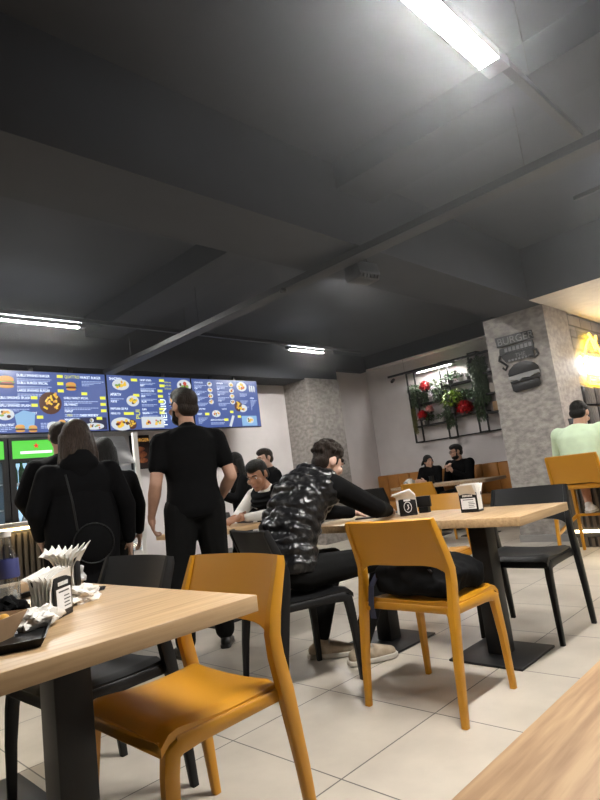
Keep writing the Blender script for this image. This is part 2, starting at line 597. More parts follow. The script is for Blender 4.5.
linear_lamp('linear_lamp', (1.35, .83, 2.62), (2.29, .83, 2.62), 'long bright white LED tube lamp nearest, at the top of the photo', .045, 2)
track('lighting_track', (.2, .83, 2.675), (3.34, .83, 2.675), 'grey lighting track running from the brightest lamp to the cable tray', (.1, .5, .8))
linear_lamp('linear_lamp', (1.2, 5.43, 2.82), (2.58, 5.43, 2.82), 'white LED tube lamp above the left menu screen')
linear_lamp('linear_lamp', (5.52, 5.43, 2.82), (6.24, 5.43, 2.82), 'short white LED tube lamp in front of the middle grey column')
track('lighting_track', (.6, 5.43, 2.875), (7.1, 5.43, 2.875), 'dark lighting track across the ceiling before the menu screens', (.1, .5, .9))
linear_lamp('linear_lamp', (8.6, 4.70, 2.62), (8.6, 5.42, 2.62), 'white LED tube lamp over the wall plant rack', .03, False, 'ledlow')
wt = track('lighting_track', (8.6, 3.6, 2.655), (8.6, 6.02, 2.655), 'black lighting track over the wall plant rack', (.15, .85))
sp = MB()
sp.cap((0, 1.10, -.05), (-.06, 1.10, -.09), .028)
sp.cap((0, -.45, -.05), (-.06, -.45, -.09), .028)
sp.build('spot_head', M['iron'], wt, smooth=True)
linear_lamp('linear_lamp', (5.15, .35, 3.02), (5.15, 1.15, 3.02), 'white LED tube lamp at the right edge of the ceiling', .03, 2)
track('lighting_track', (5.15, -1.5, 3.075), (5.15, 1.42, 3.075), 'grey lighting track beside the cream soffit', (.2, .9))
# more rows of the same lamps continue behind the photographer
linear_lamp('linear_lamp', (3.6, -1.6, 2.85), (4.6, -1.6, 2.85), 'white LED tube lamp behind the photographer on the right')
linear_lamp('linear_lamp', (-1.3, 3.4, 2.85), (-.5, 3.4, 2.85), 'white LED tube lamp outside the left edge of the photo')
linear_lamp('linear_lamp', (4.0, 3.3, 3.02), (5.0, 3.3, 3.02), 'white LED lamp tucked up behind the ceiling beam', .03, False, 'ledlow')
linear_lamp('linear_lamp', (7.3, .8, 2.5), (8.2, .8, 2.5), 'white LED tube lamp above the snack bar beyond the right edge')

ct = thing('cable_tray', 'long dark perforated cable tray running along the ceiling', 'cable tray', (3.2, 2.3, 2.52))
m = MB()
m.box((-.06, -4.5, 0), (.06, 3.85, .01)).box((-.065, -4.5, 0), (-.058, 3.85, .05)).box((.058, -4.5, 0), (.065, 3.85, .05))
m.mi = 1
for k in range(80):
    y = -4.4+k*.1
    m.box((-.0665, y, .015), (-.0655, y+.05, .03))
m.build('channel', [M['tray'], M['blackmetal']], ct)
for y in (-3, -1.2, 2.0, 3.3):
    m = MB()
    m.tube([(0, y, .01), (0, y, .45 if y < 0 or y > .58 else .66)], .002, 5)
    m.build('hanger', M['iron'], ct)
m = MB()
m.tube([(-.02, -4.4, .03), (-.01, 3.8, .035)], .012, 6).tube([(.02, -4.4, .03), (.025, 3.8, .03)], .012, 6)
m.build('cable', M['blackmetal'], ct)

sp = thing('ceiling_speaker', 'black louvred speaker box hanging beside the cable tray', 'speaker', (3.42, 2.49, 2.43), R(-8))
sp.scale = (.72, .72, .72)
m = MB()
m.prism([(-.12, .06), (-.10, .18), (.10, .18), (.12, .06), (.09, 0), (-.09, 0)], (-.15, 0, 0), (0, 1, 0), (0, 0, 1), (1, 0, 0), .30)
m.build('casing', M['speaker'], sp, bevel=.008)
m = MB()
for k in range(6):
    m.box((-.14+k*.05, -.119, .012), (-.12+k*.05, -.085, .05), Euler((R(-60), 0, 0)))
m.build('louvres', M['speaker'], sp)
m = MB()
m.tube([(-.1, 0, .18), (-.1, 0, .265)], .008, 6).tube([(.1, 0, .18), (.1, 0, .265)], .008, 6)
m.build('bracket', M['iron'], sp)

wn = thing('ceiling_sensor', 'small dark sensor on the cable tray near the beam', 'sensor', (3.12, 3.05, 2.5))
m = MB()
m.ell((0, 0, 0), (.03, .03, .025))
m.build('dome', M['speaker'], wn, smooth=True)

# thin haze volume, added to imitate lens bloom around the lamps
BLOOM_DENSITY = .012
hz = bpy.data.materials.new('thin haze')
hz.use_nodes = True
hz.node_tree.nodes.clear()
ho = hz.node_tree.nodes.new('ShaderNodeOutputMaterial')
hv = hz.node_tree.nodes.new('ShaderNodeVolumeScatter')
hv.inputs['Color'].default_value = (.93, .96, 1, 1)
hv.inputs['Density'].default_value = BLOOM_DENSITY
hv.inputs['Anisotropy'].default_value = .74
hz.node_tree.links.new(hv.outputs[0], ho.inputs['Volume'])
b = MB()
b.box((.35, -2.5, 1.45), (6.1, 2.33, CZ-.005)).box((-3.95, 2.89, 2.45), (7.3, 6.19, CZ-.005))
tag(b.build('haze', hz), 'thin pale haze glowing in the air under the ceiling lamps', 'haze', kind='stuff')

# ------------------------------------------------------------------ chairs (local +X = facing)
def make_chair(name, label, cat, m, group, sh=.44, bt=.79, bb=.60, stool=False, spl=0.0):
    t = thing(name, label, cat, (0, 0, 0), 0, group)
    x0 = -.235
    b = MB()
    def seat(u, v):
        x = x0+.07+u*.380
        hw = .212+.006*u
        y = (v*2-1)*hw
        z = sh-.010+.012*((v*2-1)**2)-.010*math.sin(math.pi*min(u*1.2, 1))+.004*u
        if u > .88:
            z -= .03*((u-.88)/.12)**2
        e = abs(v*2-1)
        if e > .92:
            z -= .012*((e-.92)/.08)**2
        return (x, y, z), (0, 0, 1)
    b.slab(seat, 16, 14, .022)
    for s in (-1, 1):
        b.sweep([(x0+.05, s*.212, sh-.028), (x0+.2, s*.210, sh-.030), (x0+.33, s*.208, sh-.032), (x0+.405, s*.207, sh-.036)], (0, 1, 0), [.03]*4, [.034, .036, .040, .048])
    b.sweep([(x0+.44, -.205, sh-.033), (x0+.44, .205, sh-.033)], (1, 0, 0), [.02]*2, [.035]*2)
    b.sweep([(x0+.075, -.215, sh-.026), (x0+.075, .215, sh-.026)], (1, 0, 0), [.025]*2, [.03]*2)
    b.build('seat', m, t, smooth=True, angle=45)
    for s in (-1, 1):
        # rear post: splayed foot, kink under the backrest, top leaning back
        kz = bb-.02
        kx = x0+.075
        b = MB()
        b.sweep([(x0-spl, s*.238, 0), (x0+.02-spl*.6, s*.236, sh*.45), (x0+.052, s*.233, sh-.02), (kx-.004, s*.232, kz-.06), (kx, s*.232, kz), (kx-.016, s*.230, kz+.06), (kx-.066, s*.224, bt-.02), (kx-.070, s*.223, bt)],
                (0, 1, 0), [.026, .030, .034, .032, .030, .026, .022, .018], [.026, .036, .046, .044, .044, .042, .034, .026])
        b.build('leg', m, t, smooth=True, angle=50)
        b = MB()
        b.sweep([(x0+.325, s*.206, sh-.034), (x0+.385, s*.206, sh-.034), (x0+.42, s*.207, sh-.05), (x0+.427, s*.208, sh-.10), (x0+.435+spl*.5, s*.214, sh*.5), (x0+.44+spl, s*.219, 0)],
                (0, 1, 0), [.032, .034, .034, .032, .028, .024], [.036, .042, .048, .042, .036, .026])
        b.build('leg', m, t, smooth=True, angle=50)
    def back(u, v):
        e = v*2-1
        z = bb+(bt-bb)*u
        if u < .2:
            z += .05*(abs(e)**6)*(-1)*(1-u/.2)
        x = x0+.072-.069*u-.035*(1-e*e)
        return (x, e*(.232-.012*u), z), V((1, 2*.035*e/.236*0.5*-1, .4)).normalized()
    b = MB()
    b.slab(back, 8, 20, .016)
    b.build('backrest', m, t, smooth=True, angle=45)
    if stool:
        for s in (-1, 1):
            b = MB()
            b.sweep([(x0+.01, s*.235, .22), (x0+.435, s*.214, .34)], (0, 1, 0), [.022]*2, [.03]*2)
            b.build('stretcher', m, t)
        b = MB()
        b.sweep([(x0+.435, -.214, .34), (x0+.435, .214, .34)], (1, 0, 0), [.03]*2, [.025]*2)
        b.build('footrest', m, t)
    return t

YC = {}
chair = make_chair('dining_chair', 'mustard yellow plastic chair in the foreground, pulled out from the left table', 'chair', M['yellow'], 'plastic dining chairs')
BLK = {M['yellow']: M['black']}
def put(x, y, deg, label, black=False):
    """x, y = centre of the chair on the floor; deg = heading of the sitter"""
    return dup(chair, (x, y, 0), R(deg), label, BLK if black else None)
chair.location = (.965, 1.55, 0)
chair.rotation_euler = (0, 0, R(180))
put(2.245, 1.527, -1, 'mustard yellow plastic chair with a black backpack on its seat')
put(3.30, 2.20, 180, 'mustard yellow plastic chair on the far side of the right table, behind the napkin holders')
put(.945, 2.13, 182, 'black plastic chair at the left table, behind the foreground yellow chair', True)
put(2.13, 2.27, -17, 'black plastic chair under the person in the quilted vest', True)
put(3.27, 1.545, 181, 'black plastic chair at the right table, nearest the slatted snack bar', True)
put(6.62, 4.30, 2, 'mustard yellow plastic chair in front of the couple on the bench')
put(6.30, 4.82, 0, 'black plastic chair before the bench in the far corner', True)
put(3.42, 3.86, 180, 'black plastic chair under the man in the white shirt and dark vest', True)
M['greychair'] = mat('grey plastic', (.09, .088, .085, 1), .45)
gc = dup(chair, (3.36, 4.52, 0), R(-100), 'grey plastic chair at the rear table beside the standing man', {M['yellow']: M['greychair']})

stool = make_chair('bar_stool', 'tall mustard yellow bar stool under the person in the mint shirt', 'stool', M['yellow'], 'bar stools', sh=.655, bt=.93, bb=.672, stool=True, spl=.02)
stool.location = (5.69, 1.965, 0)
stool.rotation_euler = (0, 0, R(-3))

# ------------------------------------------------------------------ tables
def make_table(x0, x1, y0, y1, label, z=.72, wood='wood', group='oak topped pedestal tables', base=True):
    cx, cy = (x0+x1)/2, (y0+y1)/2
    t = thing('dining_table', label, 'table', (cx, cy, 0), 0, group)
    b = MB()
    b.box((x0-cx, y0-cy, z-.042), (x1-cx, y1-cy, z))
    b.build('tabletop', M[wood], t, bevel=.002)
    if base:
        b = MB()
        b.box((-.05, -.05, .012), (.05, .05, z-.05))
        b.build('column', M['blackmetal'], t, bevel=.004)
        b = MB()
        b.box((-.195, -.195, 0), (.195, .195, .012))
        b.build('base_plate', M['blackmetal'], t, bevel=.003)
        b = MB()
        b.box((-.15, -.15, z-.05), (.15, .15, z-.042))
        b.build('mounting_plate', M['blackmetal'], t)
    return t
make_table(.30, 1.010, 1.227, 2.025, 'oak topped table at the left foreground with tray and napkins on it')
make_table(.30, 1.010, 2.028, 2.826, 'oak topped table joined behind the left foreground table')
make_table(2.545, 3.130, 1.190, 1.900, 'oak topped table at right with the labelled napkin holder on it')
make_table(2.545, 3.130, 1.903, 2.610, 'oak topped table at which the person in the quilted vest sits')
make_table(.20, 1.50, -.40, .309, 'bare oak table corner nearest the camera at bottom right', wood='woodnear', base=True)
make_table(2.52, 3.12, 3.56, 4.26, 'oak topped table under the arms of the man in the white sleeves')
make_table(6.93, 7.53, 3.60, 4.30, 'brown table in front of the man on the bench', wood='wooddark', z=.735)
make_table(6.93, 7.53, 4.303, 5.10, 'brown table in front of the woman on the bench', wood='wooddark', z=.735)

# ------------------------------------------------------------------ bench on the right wall
def bench(y0, y1, label):
    t = thing('banquette', label, 'bench', (8.48, (y0+y1)/2, 0), 0, 'tan banquette sections')
    L = (y1-y0)/2
    b = MB()
    b.box((-.22, -L, 0), (.34, L, .30))
    b.build('plinth', M['wooddark'], t)
    b = MB()
    b.box((-.24, -L, .30), (.34, L, .45))
    b.build('seat_cushion', M['tan'], t, bevel=.03)
    b = MB()
    n = max(1, round(2*L/.28))
    for k in range(n):
        a = -L+2*L*k/n
        b.box((.20, a+.002, .45), (.34, a+2*L/n-.002, .915))
    b.build('backrest', M['tan'], t, bevel=.025)
bench(5.95, 6.66, 'tan leather bench section in the corner, left of the woman')
bench(4.55, 5.94, 'tan leather bench section behind the couple')
bench(3.15, 4.54, 'tan leather bench section right of the couple, by the sign column')

# ------------------------------------------------------------------ service counter, fridges, cabinets at the back
def slats(mb, a, b, z0, z1, n, outward, wd=.5, dp=.02):
    a, b = V(a), V(b)
    d = (b-a)/n
    for k in range(n):
        p = a+d*k
        q = p+d*wd
        c = [p, q, q+V(outward)*dp, p+V(outward)*dp]
        mb.loft([[V((w_.x, w_.y, z0)) for w_ in c], [V((w_.x, w_.y, z1)) for w_ in c]])

t = thing('service_counter', 'slatted service counter with a glowing warm strip, by the left frame edge', 'counter', (.6, 5.3, 0))
b = MB()
b.box((-2.4, -.26, 0), (1.45, .3, .93))
b.build('body', M['slatdark'], t)
b = MB()
b.box((-2.42, -.32, .93), (1.47, .32, .965))
b.build('countertop', M['cream'], t, bevel=.004)
b = MB()
slats(b, (-2.4, -.26, 0), (1.45, -.26, 0), .05, .88, 80, (0, -1, 0), .55, .02)
b.build('slat_panel', M['slat'], t)
b = MB()
b.box((-2.4, -.315, .905), (1.45, -.295, .925))
b.build('light_strip', M['ledwarm'], t)
b = MB()
b.box((-2.4, -.26, .0), (1.45, -.25, .05))
b.build('kickboard', M['blackmetal'], t)

def fridge(x0, x1, label):
    t = thing('drinks_fridge', label, 'fridge', ((x0+x1)/2, 6.05, 0), 0, 'glass door drinks fridges')
    h = (x1-x0)/2
    b = MB()
    b.box((-h, .28, 0), (h, .32, 1.76)).box((-h, -.3, 0), (-h+.03, .28, 1.76)).box((h-.03, -.3, 0), (h, .28, 1.76)).box((-h+.03, -.3, 0), (h-.03, .28, .55)).box((-h+.03, -.3, 1.73), (h-.03, .28, 1.76))
    b.build('cabinet', M['blackmetal'], t)
    b = MB()
    b.box((-h+.031, .262, .551), (h-.031, .279, 1.56))
    b.build('liner', M['fridgein'], t)
    for z in (.56, .83, 1.08, 1.32):
        b = MB()
        b.box((-h+.035, -.22, z), (h-.035, .255, z+.012))
        b.build('shelf', M['white'], t)
    b = MB()
    b.box((-h+.031, -.29, 1.56), (h-.031, -.26, 1.729))
    hd = b.build('header', M['green'], t)
    b = MB()
    b.box((-.15, -.296, 1.60), (.15, -.291, 1.625))
    b.build('header_lettering', M['whitesign'], hd)
    b = MB()
    pts = []
    for k in range(10):
        r = .03 if k % 2 == 0 else .012
        pts.append((r*math.sin(k*math.pi/5), r*math.cos(k*math.pi/5)))
    b.prism(pts, (0, -.291, 1.675), (1, 0, 0), (0, 0, 1), (0, -1, 0), .006)
    b.build('star_emblem', M['redstar'], hd)
    b = MB()
    b.box((-h+.03, -.298, .56), (-h+.055, -.28, 1.555)).box((h-.055, -.298, .56), (h-.03, -.28, 1.555)).box((-h+.055, -.298, .555), (h-.055, -.28, .58)).box((-h+.055, -.298, 1.53), (h-.055, -.28, 1.555))
    d = b.build('door', M['blackmetal'], t)
    b = MB()
    b.box((-h+.055, -.292, .58), (h-.055, -.287, 1.53))
    b.build('door_glass', M['pane'], d)
    return t
fridge(1.93, 2.44, 'black drinks fridge with green header, partly hidden by the queueing man')
fridge(1.36, 1.92, 'black drinks fridge with green header at the left edge of the photo')

def bottle_proto(m, label):
    b = MB()
    b.lathe([(.001, 0), (.028, 0), (.030, .01), (.030, .12), (.013, .17), (.012, .205), (.001, .206)], seg=10)
    o = b.build('drink_bottle', m, smooth=True)
    return tag(o, label, 'bottle', 'bottles in the drinks fridges')
prot = [bottle_proto(M['bottlec'], 'pale drink bottle on a shelf of the green headed fridges'), bottle_proto(M['bottleg'], 'green glass drink bottle on a shelf of the green headed fridges'), bottle_proto(M['bottleb'], 'dark drink bottle on a shelf of the green headed fridges')]
first = [True]*3
for zi, z in enumerate((.573, .843, 1.093, 1.333)):
    for fi, (a, n) in enumerate(((1.44, 6), (2.02, 6))):
        for k in range(n):
            q = (zi*2+k//2+fi) % 3
            o = prot[q] if first[q] else dup(prot[q])
            first[q] = False
            o.location = (a+k*.066, 5.90, z)

# glass display case with white posts
t = thing('display_case', 'white framed glass display case behind the queue, left of the poster', 'display case', (2.80, 5.75, 0))
b = MB()
b.box((-.30, -.24, 0), (.29, .24, .52))
b.build('base', M['white'], t)
for x, y in ((-.33, -.25), (.29, -.25), (-.33, .21), (.29, .21)):
    b = MB()
    b.box((x, y, 0), (x+.05, y+.04, 1.74))
    b.build('post', M['white'], t)
for z in (.80, 1.08, 1.32):
    b = MB()
    b.box((-.28, -.22, z), (.29, .21, z+.012))
    b.build('shelf', M['steel'], t)
b = MB()
b.box((-.28, -.24, .525), (.29, -.234, 1.40))
b.build('glass', M['pane'], t)
b = MB()
b.box((-.28, .2, .52), (.29, .21, 1.42))
b.build('back_panel', M['fridgein'], t)
b = MB()
b.loft([[V((-.30, -.245, 1.42)), V((.288, -.245, 1.42)), V((.288, .20, 1.42)), V((-.30, .20, 1.42))], [V((-.30, -.05, 1.73)), V((.288, -.05, 1.73)), V((.288, .20, 1.73)), V((-.30, .20, 1.73))]])
b.build('canopy', M['steel'], t)
for k, (x, z, m_) in enumerate(((2.62, .812, 'steel'), (2.78, .812, 'kraft'), (2.96, .812, 'pot'), (2.62, 1.092, 'pot'), (2.80, 1.092, 'steel'), (2.97, 1.092, 'kraft'), (2.72, 1.332, 'steel'), (2.93, 1.332, 'pot'))):
    b = MB()
    b.lathe([(.001, 0), (.045, 0), (.062, .05), (.066, .09), (.058, .09), (.04, .02), (.001, .02)], seg=14)
    tag(b.build('food_tub', M[m_], smooth=True, loc=(x, 5.68, z)), 'small food tub on a shelf of the white framed display case', 'tub', 'tubs in the display case')

# poster on the wall
t = thing('poster', 'dark framed food poster on the wall left of the standing man', 'poster', (3.84, 6.69, 1.64))
b = MB()
b.box((-.14, -.012, -.22), (.14, .008, .22))
b.build('frame', M['blackmetal'], t, bevel=.003)
b = MB()
b.box((-.125, -.016, -.205), (.125, -.012, .205))
pr = b.build('print', M['poster'], t)
b = MB()
b.ell((0, -.017, -.03), (.085, .003, .045)).ell((.02, -.017, -.11), (.07, .003, .035)).ell((-.02, -.017, .04), (.08, .003, .03))
b.build('food_picture', M['posterfood'], pr)
b = MB()
b.text('BURGER', (-.095, -.0175, .135), (1, 0, 0), (0, 0, 1), .045)
b.build('lettering', M['scrbun'], pr)

# ------------------------------------------------------------------ menu screens
def food_burger(b, c, s):
    x, z = c
    b.mi = 0
    b.ell((x, 0, z+.35*s), (.95*s, .004, .5*s), seg=16)
    b.mi = 5
    b.ell((x, -.001, z+.02*s), (1.05*s, .004, .18*s), seg=14)
    b.mi = 1
    b.ell((x, -.002, z-.18*s), (1.0*s, .004, .22*s), seg=14)
    b.mi = 4
    b.ell((x+.1*s, -.003, z-.02*s), (.7*s, .004, .10*s), seg=14)
    b.mi = 0
    b.ell((x, -.001, z-.5*s), (.92*s, .004, .25*s), seg=14)
def food_plate(b, c, s, w=1.0):
    x, z = c
    b.mi = 3
    b.ell((x, 0, z), (s*w, .003, s*.8), seg=18)
    rn = random.Random(int(abs(x*1000+z*777)))
    for k in range(9):
        b.mi = rn.choice((0, 1, 2, 2, 4, 5))
        b.ell((x+rn.uniform(-.55, .55)*s*w, -.002-.0004*k, z+rn.uniform(-.4, .4)*s), (rn.uniform(.15, .35)*s, .003, rn.uniform(.12, .26)*s), seg=9, rings=6)
def food_chips(b, c, s):
    x, z = c
    rn = random.Random(int(abs(x*1000+z*777))+3)
    b.mi = 1
    b.ell((x, 0, z), (s, .003, s), seg=20)
    for k in range(16):
        b.mi = 2 if k % 4 else 0
        a, q = rn.uniform(-.6, .6)*s, rn.uniform(-.6, .6)*s
        b.tube([(x+a, -.004-.0002*k, z+q), (x+a+rn.uniform(-.35, .35)*s, -.004-.0002*k, z+q+rn.uniform(.1, .45)*s)], .09*s, 5)
def fcall(fn):
    def g(lst, *a):
        b = MB()
        fn(b, *a)
        for v in b.bm.verts:
            v.co.y -= .006
        lst.append(b)
    return g
food_burger, food_plate, food_chips = fcall(food_burger), fcall(food_plate), fcall(food_chips)
def food_shape(lst, mi, kind, *a):
    b = MB()
    b.mi = mi
    getattr(b, kind)(*a)
    for v in b.bm.verts:
        v.co.y -= .005
    lst.append(b)
FOODM = ['scrbun', 'scrpatty', 'scrchips', 'scrplate', 'scrred', 'scrgreen', 'scrsky']

def menu(x0, x1, label, content):
    """a wall screen; content(text, food, price, dash, panel) fills it; local units metres, origin at lower left of display"""
    z0, z1 = 1.862, 2.545
    t = thing('menu_screen', label, 'screen', (x0, 6.235, z0), 0, 'menu screens above the counter')
    W, H = x1-x0, z1-z0
    b = MB()
    b.box((0, 0, 0), (W, .05, H))
    b.build('casing', M['blackmetal'], t, bevel=.004)
    b = MB()
    b.box((.008, -.003, .010), (W-.008, 0, H-.008))
    d = b.build('display', M['screen'], t)
    # bracket to the bulkhead
    for q in (.3, .66):
        b = MB()
        b.box((W*q, .05, H*.75), (W*(q+.04), .08, H+.07))
        b.build('bracket', M['iron'], t)
    prices, small, panels = MB(), MB(), MB()
    foods = []
    class A:
        pass
    a = A()
    U, Wv = (1, 0, 0), (0, 0, 1)
    def head(txt, u, v, h, vert=False):
        q = MB()
        q.text(txt, (u*W, -.0045, v*H), (0, 0, 1) if vert else (.72, 0, 0), (-1, 0, 0) if vert else Wv, h)
        q.build('heading', M['scrwhite'], d)
    def yel(txt, u, v, h, vert=False):
        q = MB()
        q.text(txt, (u*W, -.0045, v*H), (0, 0, 1) if vert else (.72, 0, 0), (-1, 0, 0) if vert else Wv, h)
        q.build('yellow_heading', M['scryellow'], d)
    def price(u, v, wd=.055):
        q = MB()
        q.box((u*W, -.0045, v*H), (u*W+wd*W, -.0032, v*H+.034))
        q.build('price_tag', M['scryellow'], d)
    def dash(u, v, wd, n=2):
        rn = random.Random(int(u*977+v*3331))
        for k in range(n):
            x = u*W
            while x < (u+wd)*W:
                l = rn.uniform(.012, .035)
                small.box((x, -.0042, v*H-k*.017), (min(x+l, (u+wd)*W), -.0032, v*H-k*.017+.008))
                x += l+.006
            wd *= rn.uniform(.6, .95)
    def panel(u, v, w_, h_):
        panels.box((u*W, -.004, v*H), ((u+w_)*W, -.003, (v+h_)*H))
    a.head, a.yel, a.price, a.dash, a.panel, a.foods, a.W, a.H = head, yel, price, dash, panel, foods, W, H
    content(a)
    for q in foods:
        q.build('food_picture', [M[k] for k in FOODM], d)
    tag(small.build('small_print', M['scrdim'], d), kind='stuff')
    if len(panels.bm.verts):
        panels.build('dark_panel', M['scrdark'], d)
    return t

def c1(a):
    W, H = a.W, a.H
    for i, (s, v) in enumerate((('DUBLU SMASHED BURGER', .90), ('DUBLU BURGER SPECIAL', .78), ('LARGE SMASHED BURGER', .66))):
        a.head(s, .18, v, .030)
        a.dash(.18, v-.045, .30)
        a.price(.53, v)
    for s, v in (('DUBLU SMASHED SPLASH', .54), ('TRIPLU SMASHED SPLASH', .42)):
        a.head(s, -.02+.03, v, .030)
        a.dash(.01, v-.045, .26)
        a.price(.29, v)
    a.yel('QUATTRO', .60, .90, .036)
    a.head('MARKET BURGER', .745, .90, .033)
    a.dash(.76, .85, .22, 4)
    a.price(.75, .62)
    for s, v in (('DUBLU MARKET SPECIAL', .55), ('DELI MARKET', .44), ('MARKET', .33)):
        a.head(s, .58, v, .026)
        a.dash(.58, v-.045, .33)
        a.price(.93, v)
    a.head('FRESH MEAT', .21, .30, .028)
    a.head('ON GRILL', .22, .23, .024)
    a.price(.33, .23)
    a.dash(.36, .15, .10, 4)
    a.head('MENIU MEAT', .01, .12, .028)
    a.dash(.01, .09, .14, 3)
    a.yel('MINI', .60, .26, .03)
    a.head('MINI BURGER', .575, .19, .028)
    a.dash(.58, .14, .12, 3)
    a.head('CHEESY FRIES BOX', .72, .26, .026)
    a.panel(.72, .03, .26, .21)
    a.price(.88, .20)
    food_burger(a.foods, (.09*W, .80*H), .085)
    food_burger(a.foods, (.655*W, .76*H), .062)
    food_plate(a.foods, (.07*W, .30*H), .075, 1.2)
    food_chips(a.foods, (.455*W, .48*H), .125)
    food_shape(a.foods, 6, 'prism', [(-.085, -.08), (.08, -.08), (.10, .09), (-.02, .12), (-.11, .07)], (.235*W, .001, .19*H), (1, 0, 0), (0, 0, 1), (0, -1, 0), .003)
    food_burger(a.foods, (.185*W, .08*H), .052)
    food_burger(a.foods, (.29*W, .07*H), .048)
    food_plate(a.foods, (.47*W, .10*H), .07)
    food_burger(a.foods, (.55*W, .16*H), .04)
    food_plate(a.foods, (.85*W, .09*H), .05, 2.4)
    food_plate(a.foods, (.83*W, .19*H), .03, .8)
def c2(a):
    W, H = a.W, a.H
    a.head('SHAORMA', .03, .90, .036)
    a.price(.27, .89, .07)
    a.head('APERITIV', .03, .62, .036)
    a.price(.28, .61, .07)
    a.dash(.03, .56, .14, 2)
    a.head('PORTIE', .03, .50, .024)
    a.head('FRIPTURA DE PUI', .02, .37, .03)
    a.head('MENIU PUI', .02, .29, .026)
    a.price(.16, .28, .11)
    a.yel('PUI', .34, .20, .062, True)
    a.head('MENIU', .655, .07, .085, True)
    for s, v in (('CRISPY STRIPS', .90), ('PIEPT', .80), ('SANDVIS CU PUI', .70), ('ARIPI', .60), ('PULPE', .50), ('SUPA', .36), ('SALATA', .29)):
        a.head(s, .37, v, .026)
        a.dash(.37, v-.04, .18)
        a.price(.60 if v > .75 else .57, v, .06)
    for v in (.88, .82, .76):
        a.yel('EXTRA SOS', .66, v, .02)
    a.dash(.70, .62, .2, 8)
    a.dash(.70, .30, .2, 6)
    a.head('GARNITURA', .70, .66, .022)
    food_plate(a.foods, (.15*W, .82*H), .085, 1.3)
    food_plate(a.foods, (.27*W, .53*H), .085, 1.0)
    food_plate(a.foods, (.13*W, .12*H), .10, 1.4)
    food_chips(a.foods, (.24*W, .11*H), .06)
    food_plate(a.foods, (.91*W, .84*H), .10, 1.1)
    food_shape(a.foods, 3, 'box', (.35*W, -.003, .04*H), (.61*W, .0, .24*H))
    food_plate(a.foods, (.42*W, .14*H), .06, 1.2)
    food_plate(a.foods, (.54*W, .14*H), .06, 1.1)
    food_shape(a.foods, 0, 'ell', (.75*W, 0, .56*H), (.045, .003, .05))
def c3(a):
    W, H = a.W, a.H
    for u, n in ((.04, 'CAFEA CALDA'), (.36, 'LIMONADA')):
        for i, v in enumerate((.90, .78, .66, .54)):
            a.head((n, 'CEAI', 'FRAPPE', 'FRESH')[i] if u < .3 else (n, 'SUC', 'APA', 'COLA')[i], u, v, .022)
            a.dash(u, v-.045, .17, 3)
            food_plate(a.foods, ((u+.215)*W, (v-.01)*H), .042)
    a.head('SALATE MARI', .04, .37, .024)
    a.head('DESERT', .04, .27, .024)
    a.price(.15, .26, .06)
    a.head('CLATITE', .40, .37, .022)
    a.head('GOFRE CU CIOCOLATA', .22, .15, .022)
    a.dash(.22, .10, .2, 2)
    a.price(.42, .14, .06)
    a.price(.52, .30, .05)
    a.price(.63, .20, .05)
    a.dash(.05, .20, .13, 5)
    for v in (.55, .42, .70):
        a.dash(.70, v, .12, 3)
    a.head('EXTRA', .86, .60, .024)
    a.dash(.86, .56, .1, 9)
    a.head('SOSURI', .86, .86, .022)
    food_plate(a.foods, (.74*W, .86*H), .085, 1.1)
    food_chips(a.foods, (.66*W, .44*H), .075)
    food_plate(a.foods, (.72*W, .40*H), .07, 1.2)
    food_plate(a.foods, (.31*W, .29*H), .06, 1.2)
    food_shape(a.foods, 6, 'box', (.69*W, 0, .03*H), (.93*W, .002, .24*H))
    food_plate(a.foods, (.82*W, .15*H), .06, 1.1)
    food_shape(a.foods, 3, 'tube', [(.50*W, 0, .03*H), (.56*W, 0, .24*H)], .02, 6)
    for k in range(3):
        food_shape(a.foods, 3, 'ell', ((.87+.035*k)*W, 0, .82*H), (.016, .003, .05))
menu(1.99, 3.205, 'left menu screen, with the big burger pictures', c1)
menu(3.215, 4.405, 'middle menu screen, with MENIU and PUI written sideways', c2)
menu(4.415, 5.575, 'right menu screen, mostly lists with small round pictures', c3)

# ------------------------------------------------------------------ snack bar, stool side
t = thing('snack_bar', 'charcoal slatted snack bar with a floor light strip, before the right column', 'counter', (6.26, 0, 0))
b = MB()
b.box((-.20, -3, .10), (.20, 2.30, 1.04))
b.build('body', M['slatdark'], t)
b = MB()
slats(b, (-.20, -3, 0), (-.20, 2.30, 0), .19, 1.04, 88, (-1, 0, 0), .5, .02)
slats(b, (-.16, -3, 0), (-.16, 2.30, 0), .0, .13, 88, (-1, 0, 0), .5, .02)
b.build('slat_panel', M['slat'], t)
b = MB()
b.box((-.215, -3, .148), (-.20, 2.30, .172))
b.build('light_strip', M['ledfloor'], t)
b = MB()
b.box((-.24, -3, 1.04), (.20, 2.315, 1.075))
b.build('countertop', M['wood'], t, bevel=.003)
b = MB()
b.box((-.16, -3, 0), (.18, 2.28, .10))
b.build('plinth', M['slatdark'], t)

# quilted padding and neon burger on the brick wall
t = thing('wall_padding', 'dark quilted wall padding under the neon burger sign', 'wall padding', (8.02, 2.36, 1.35))
b = MB()
for i in range(4):
    for j in range(3):
        x, z = -.8+.4*i, -.36+.24*j
        b.box((x+.005, -.05, z+.005), (x+.395, 0, z+.235))
b.build('pads', M['puffer'], t, bevel=.03)

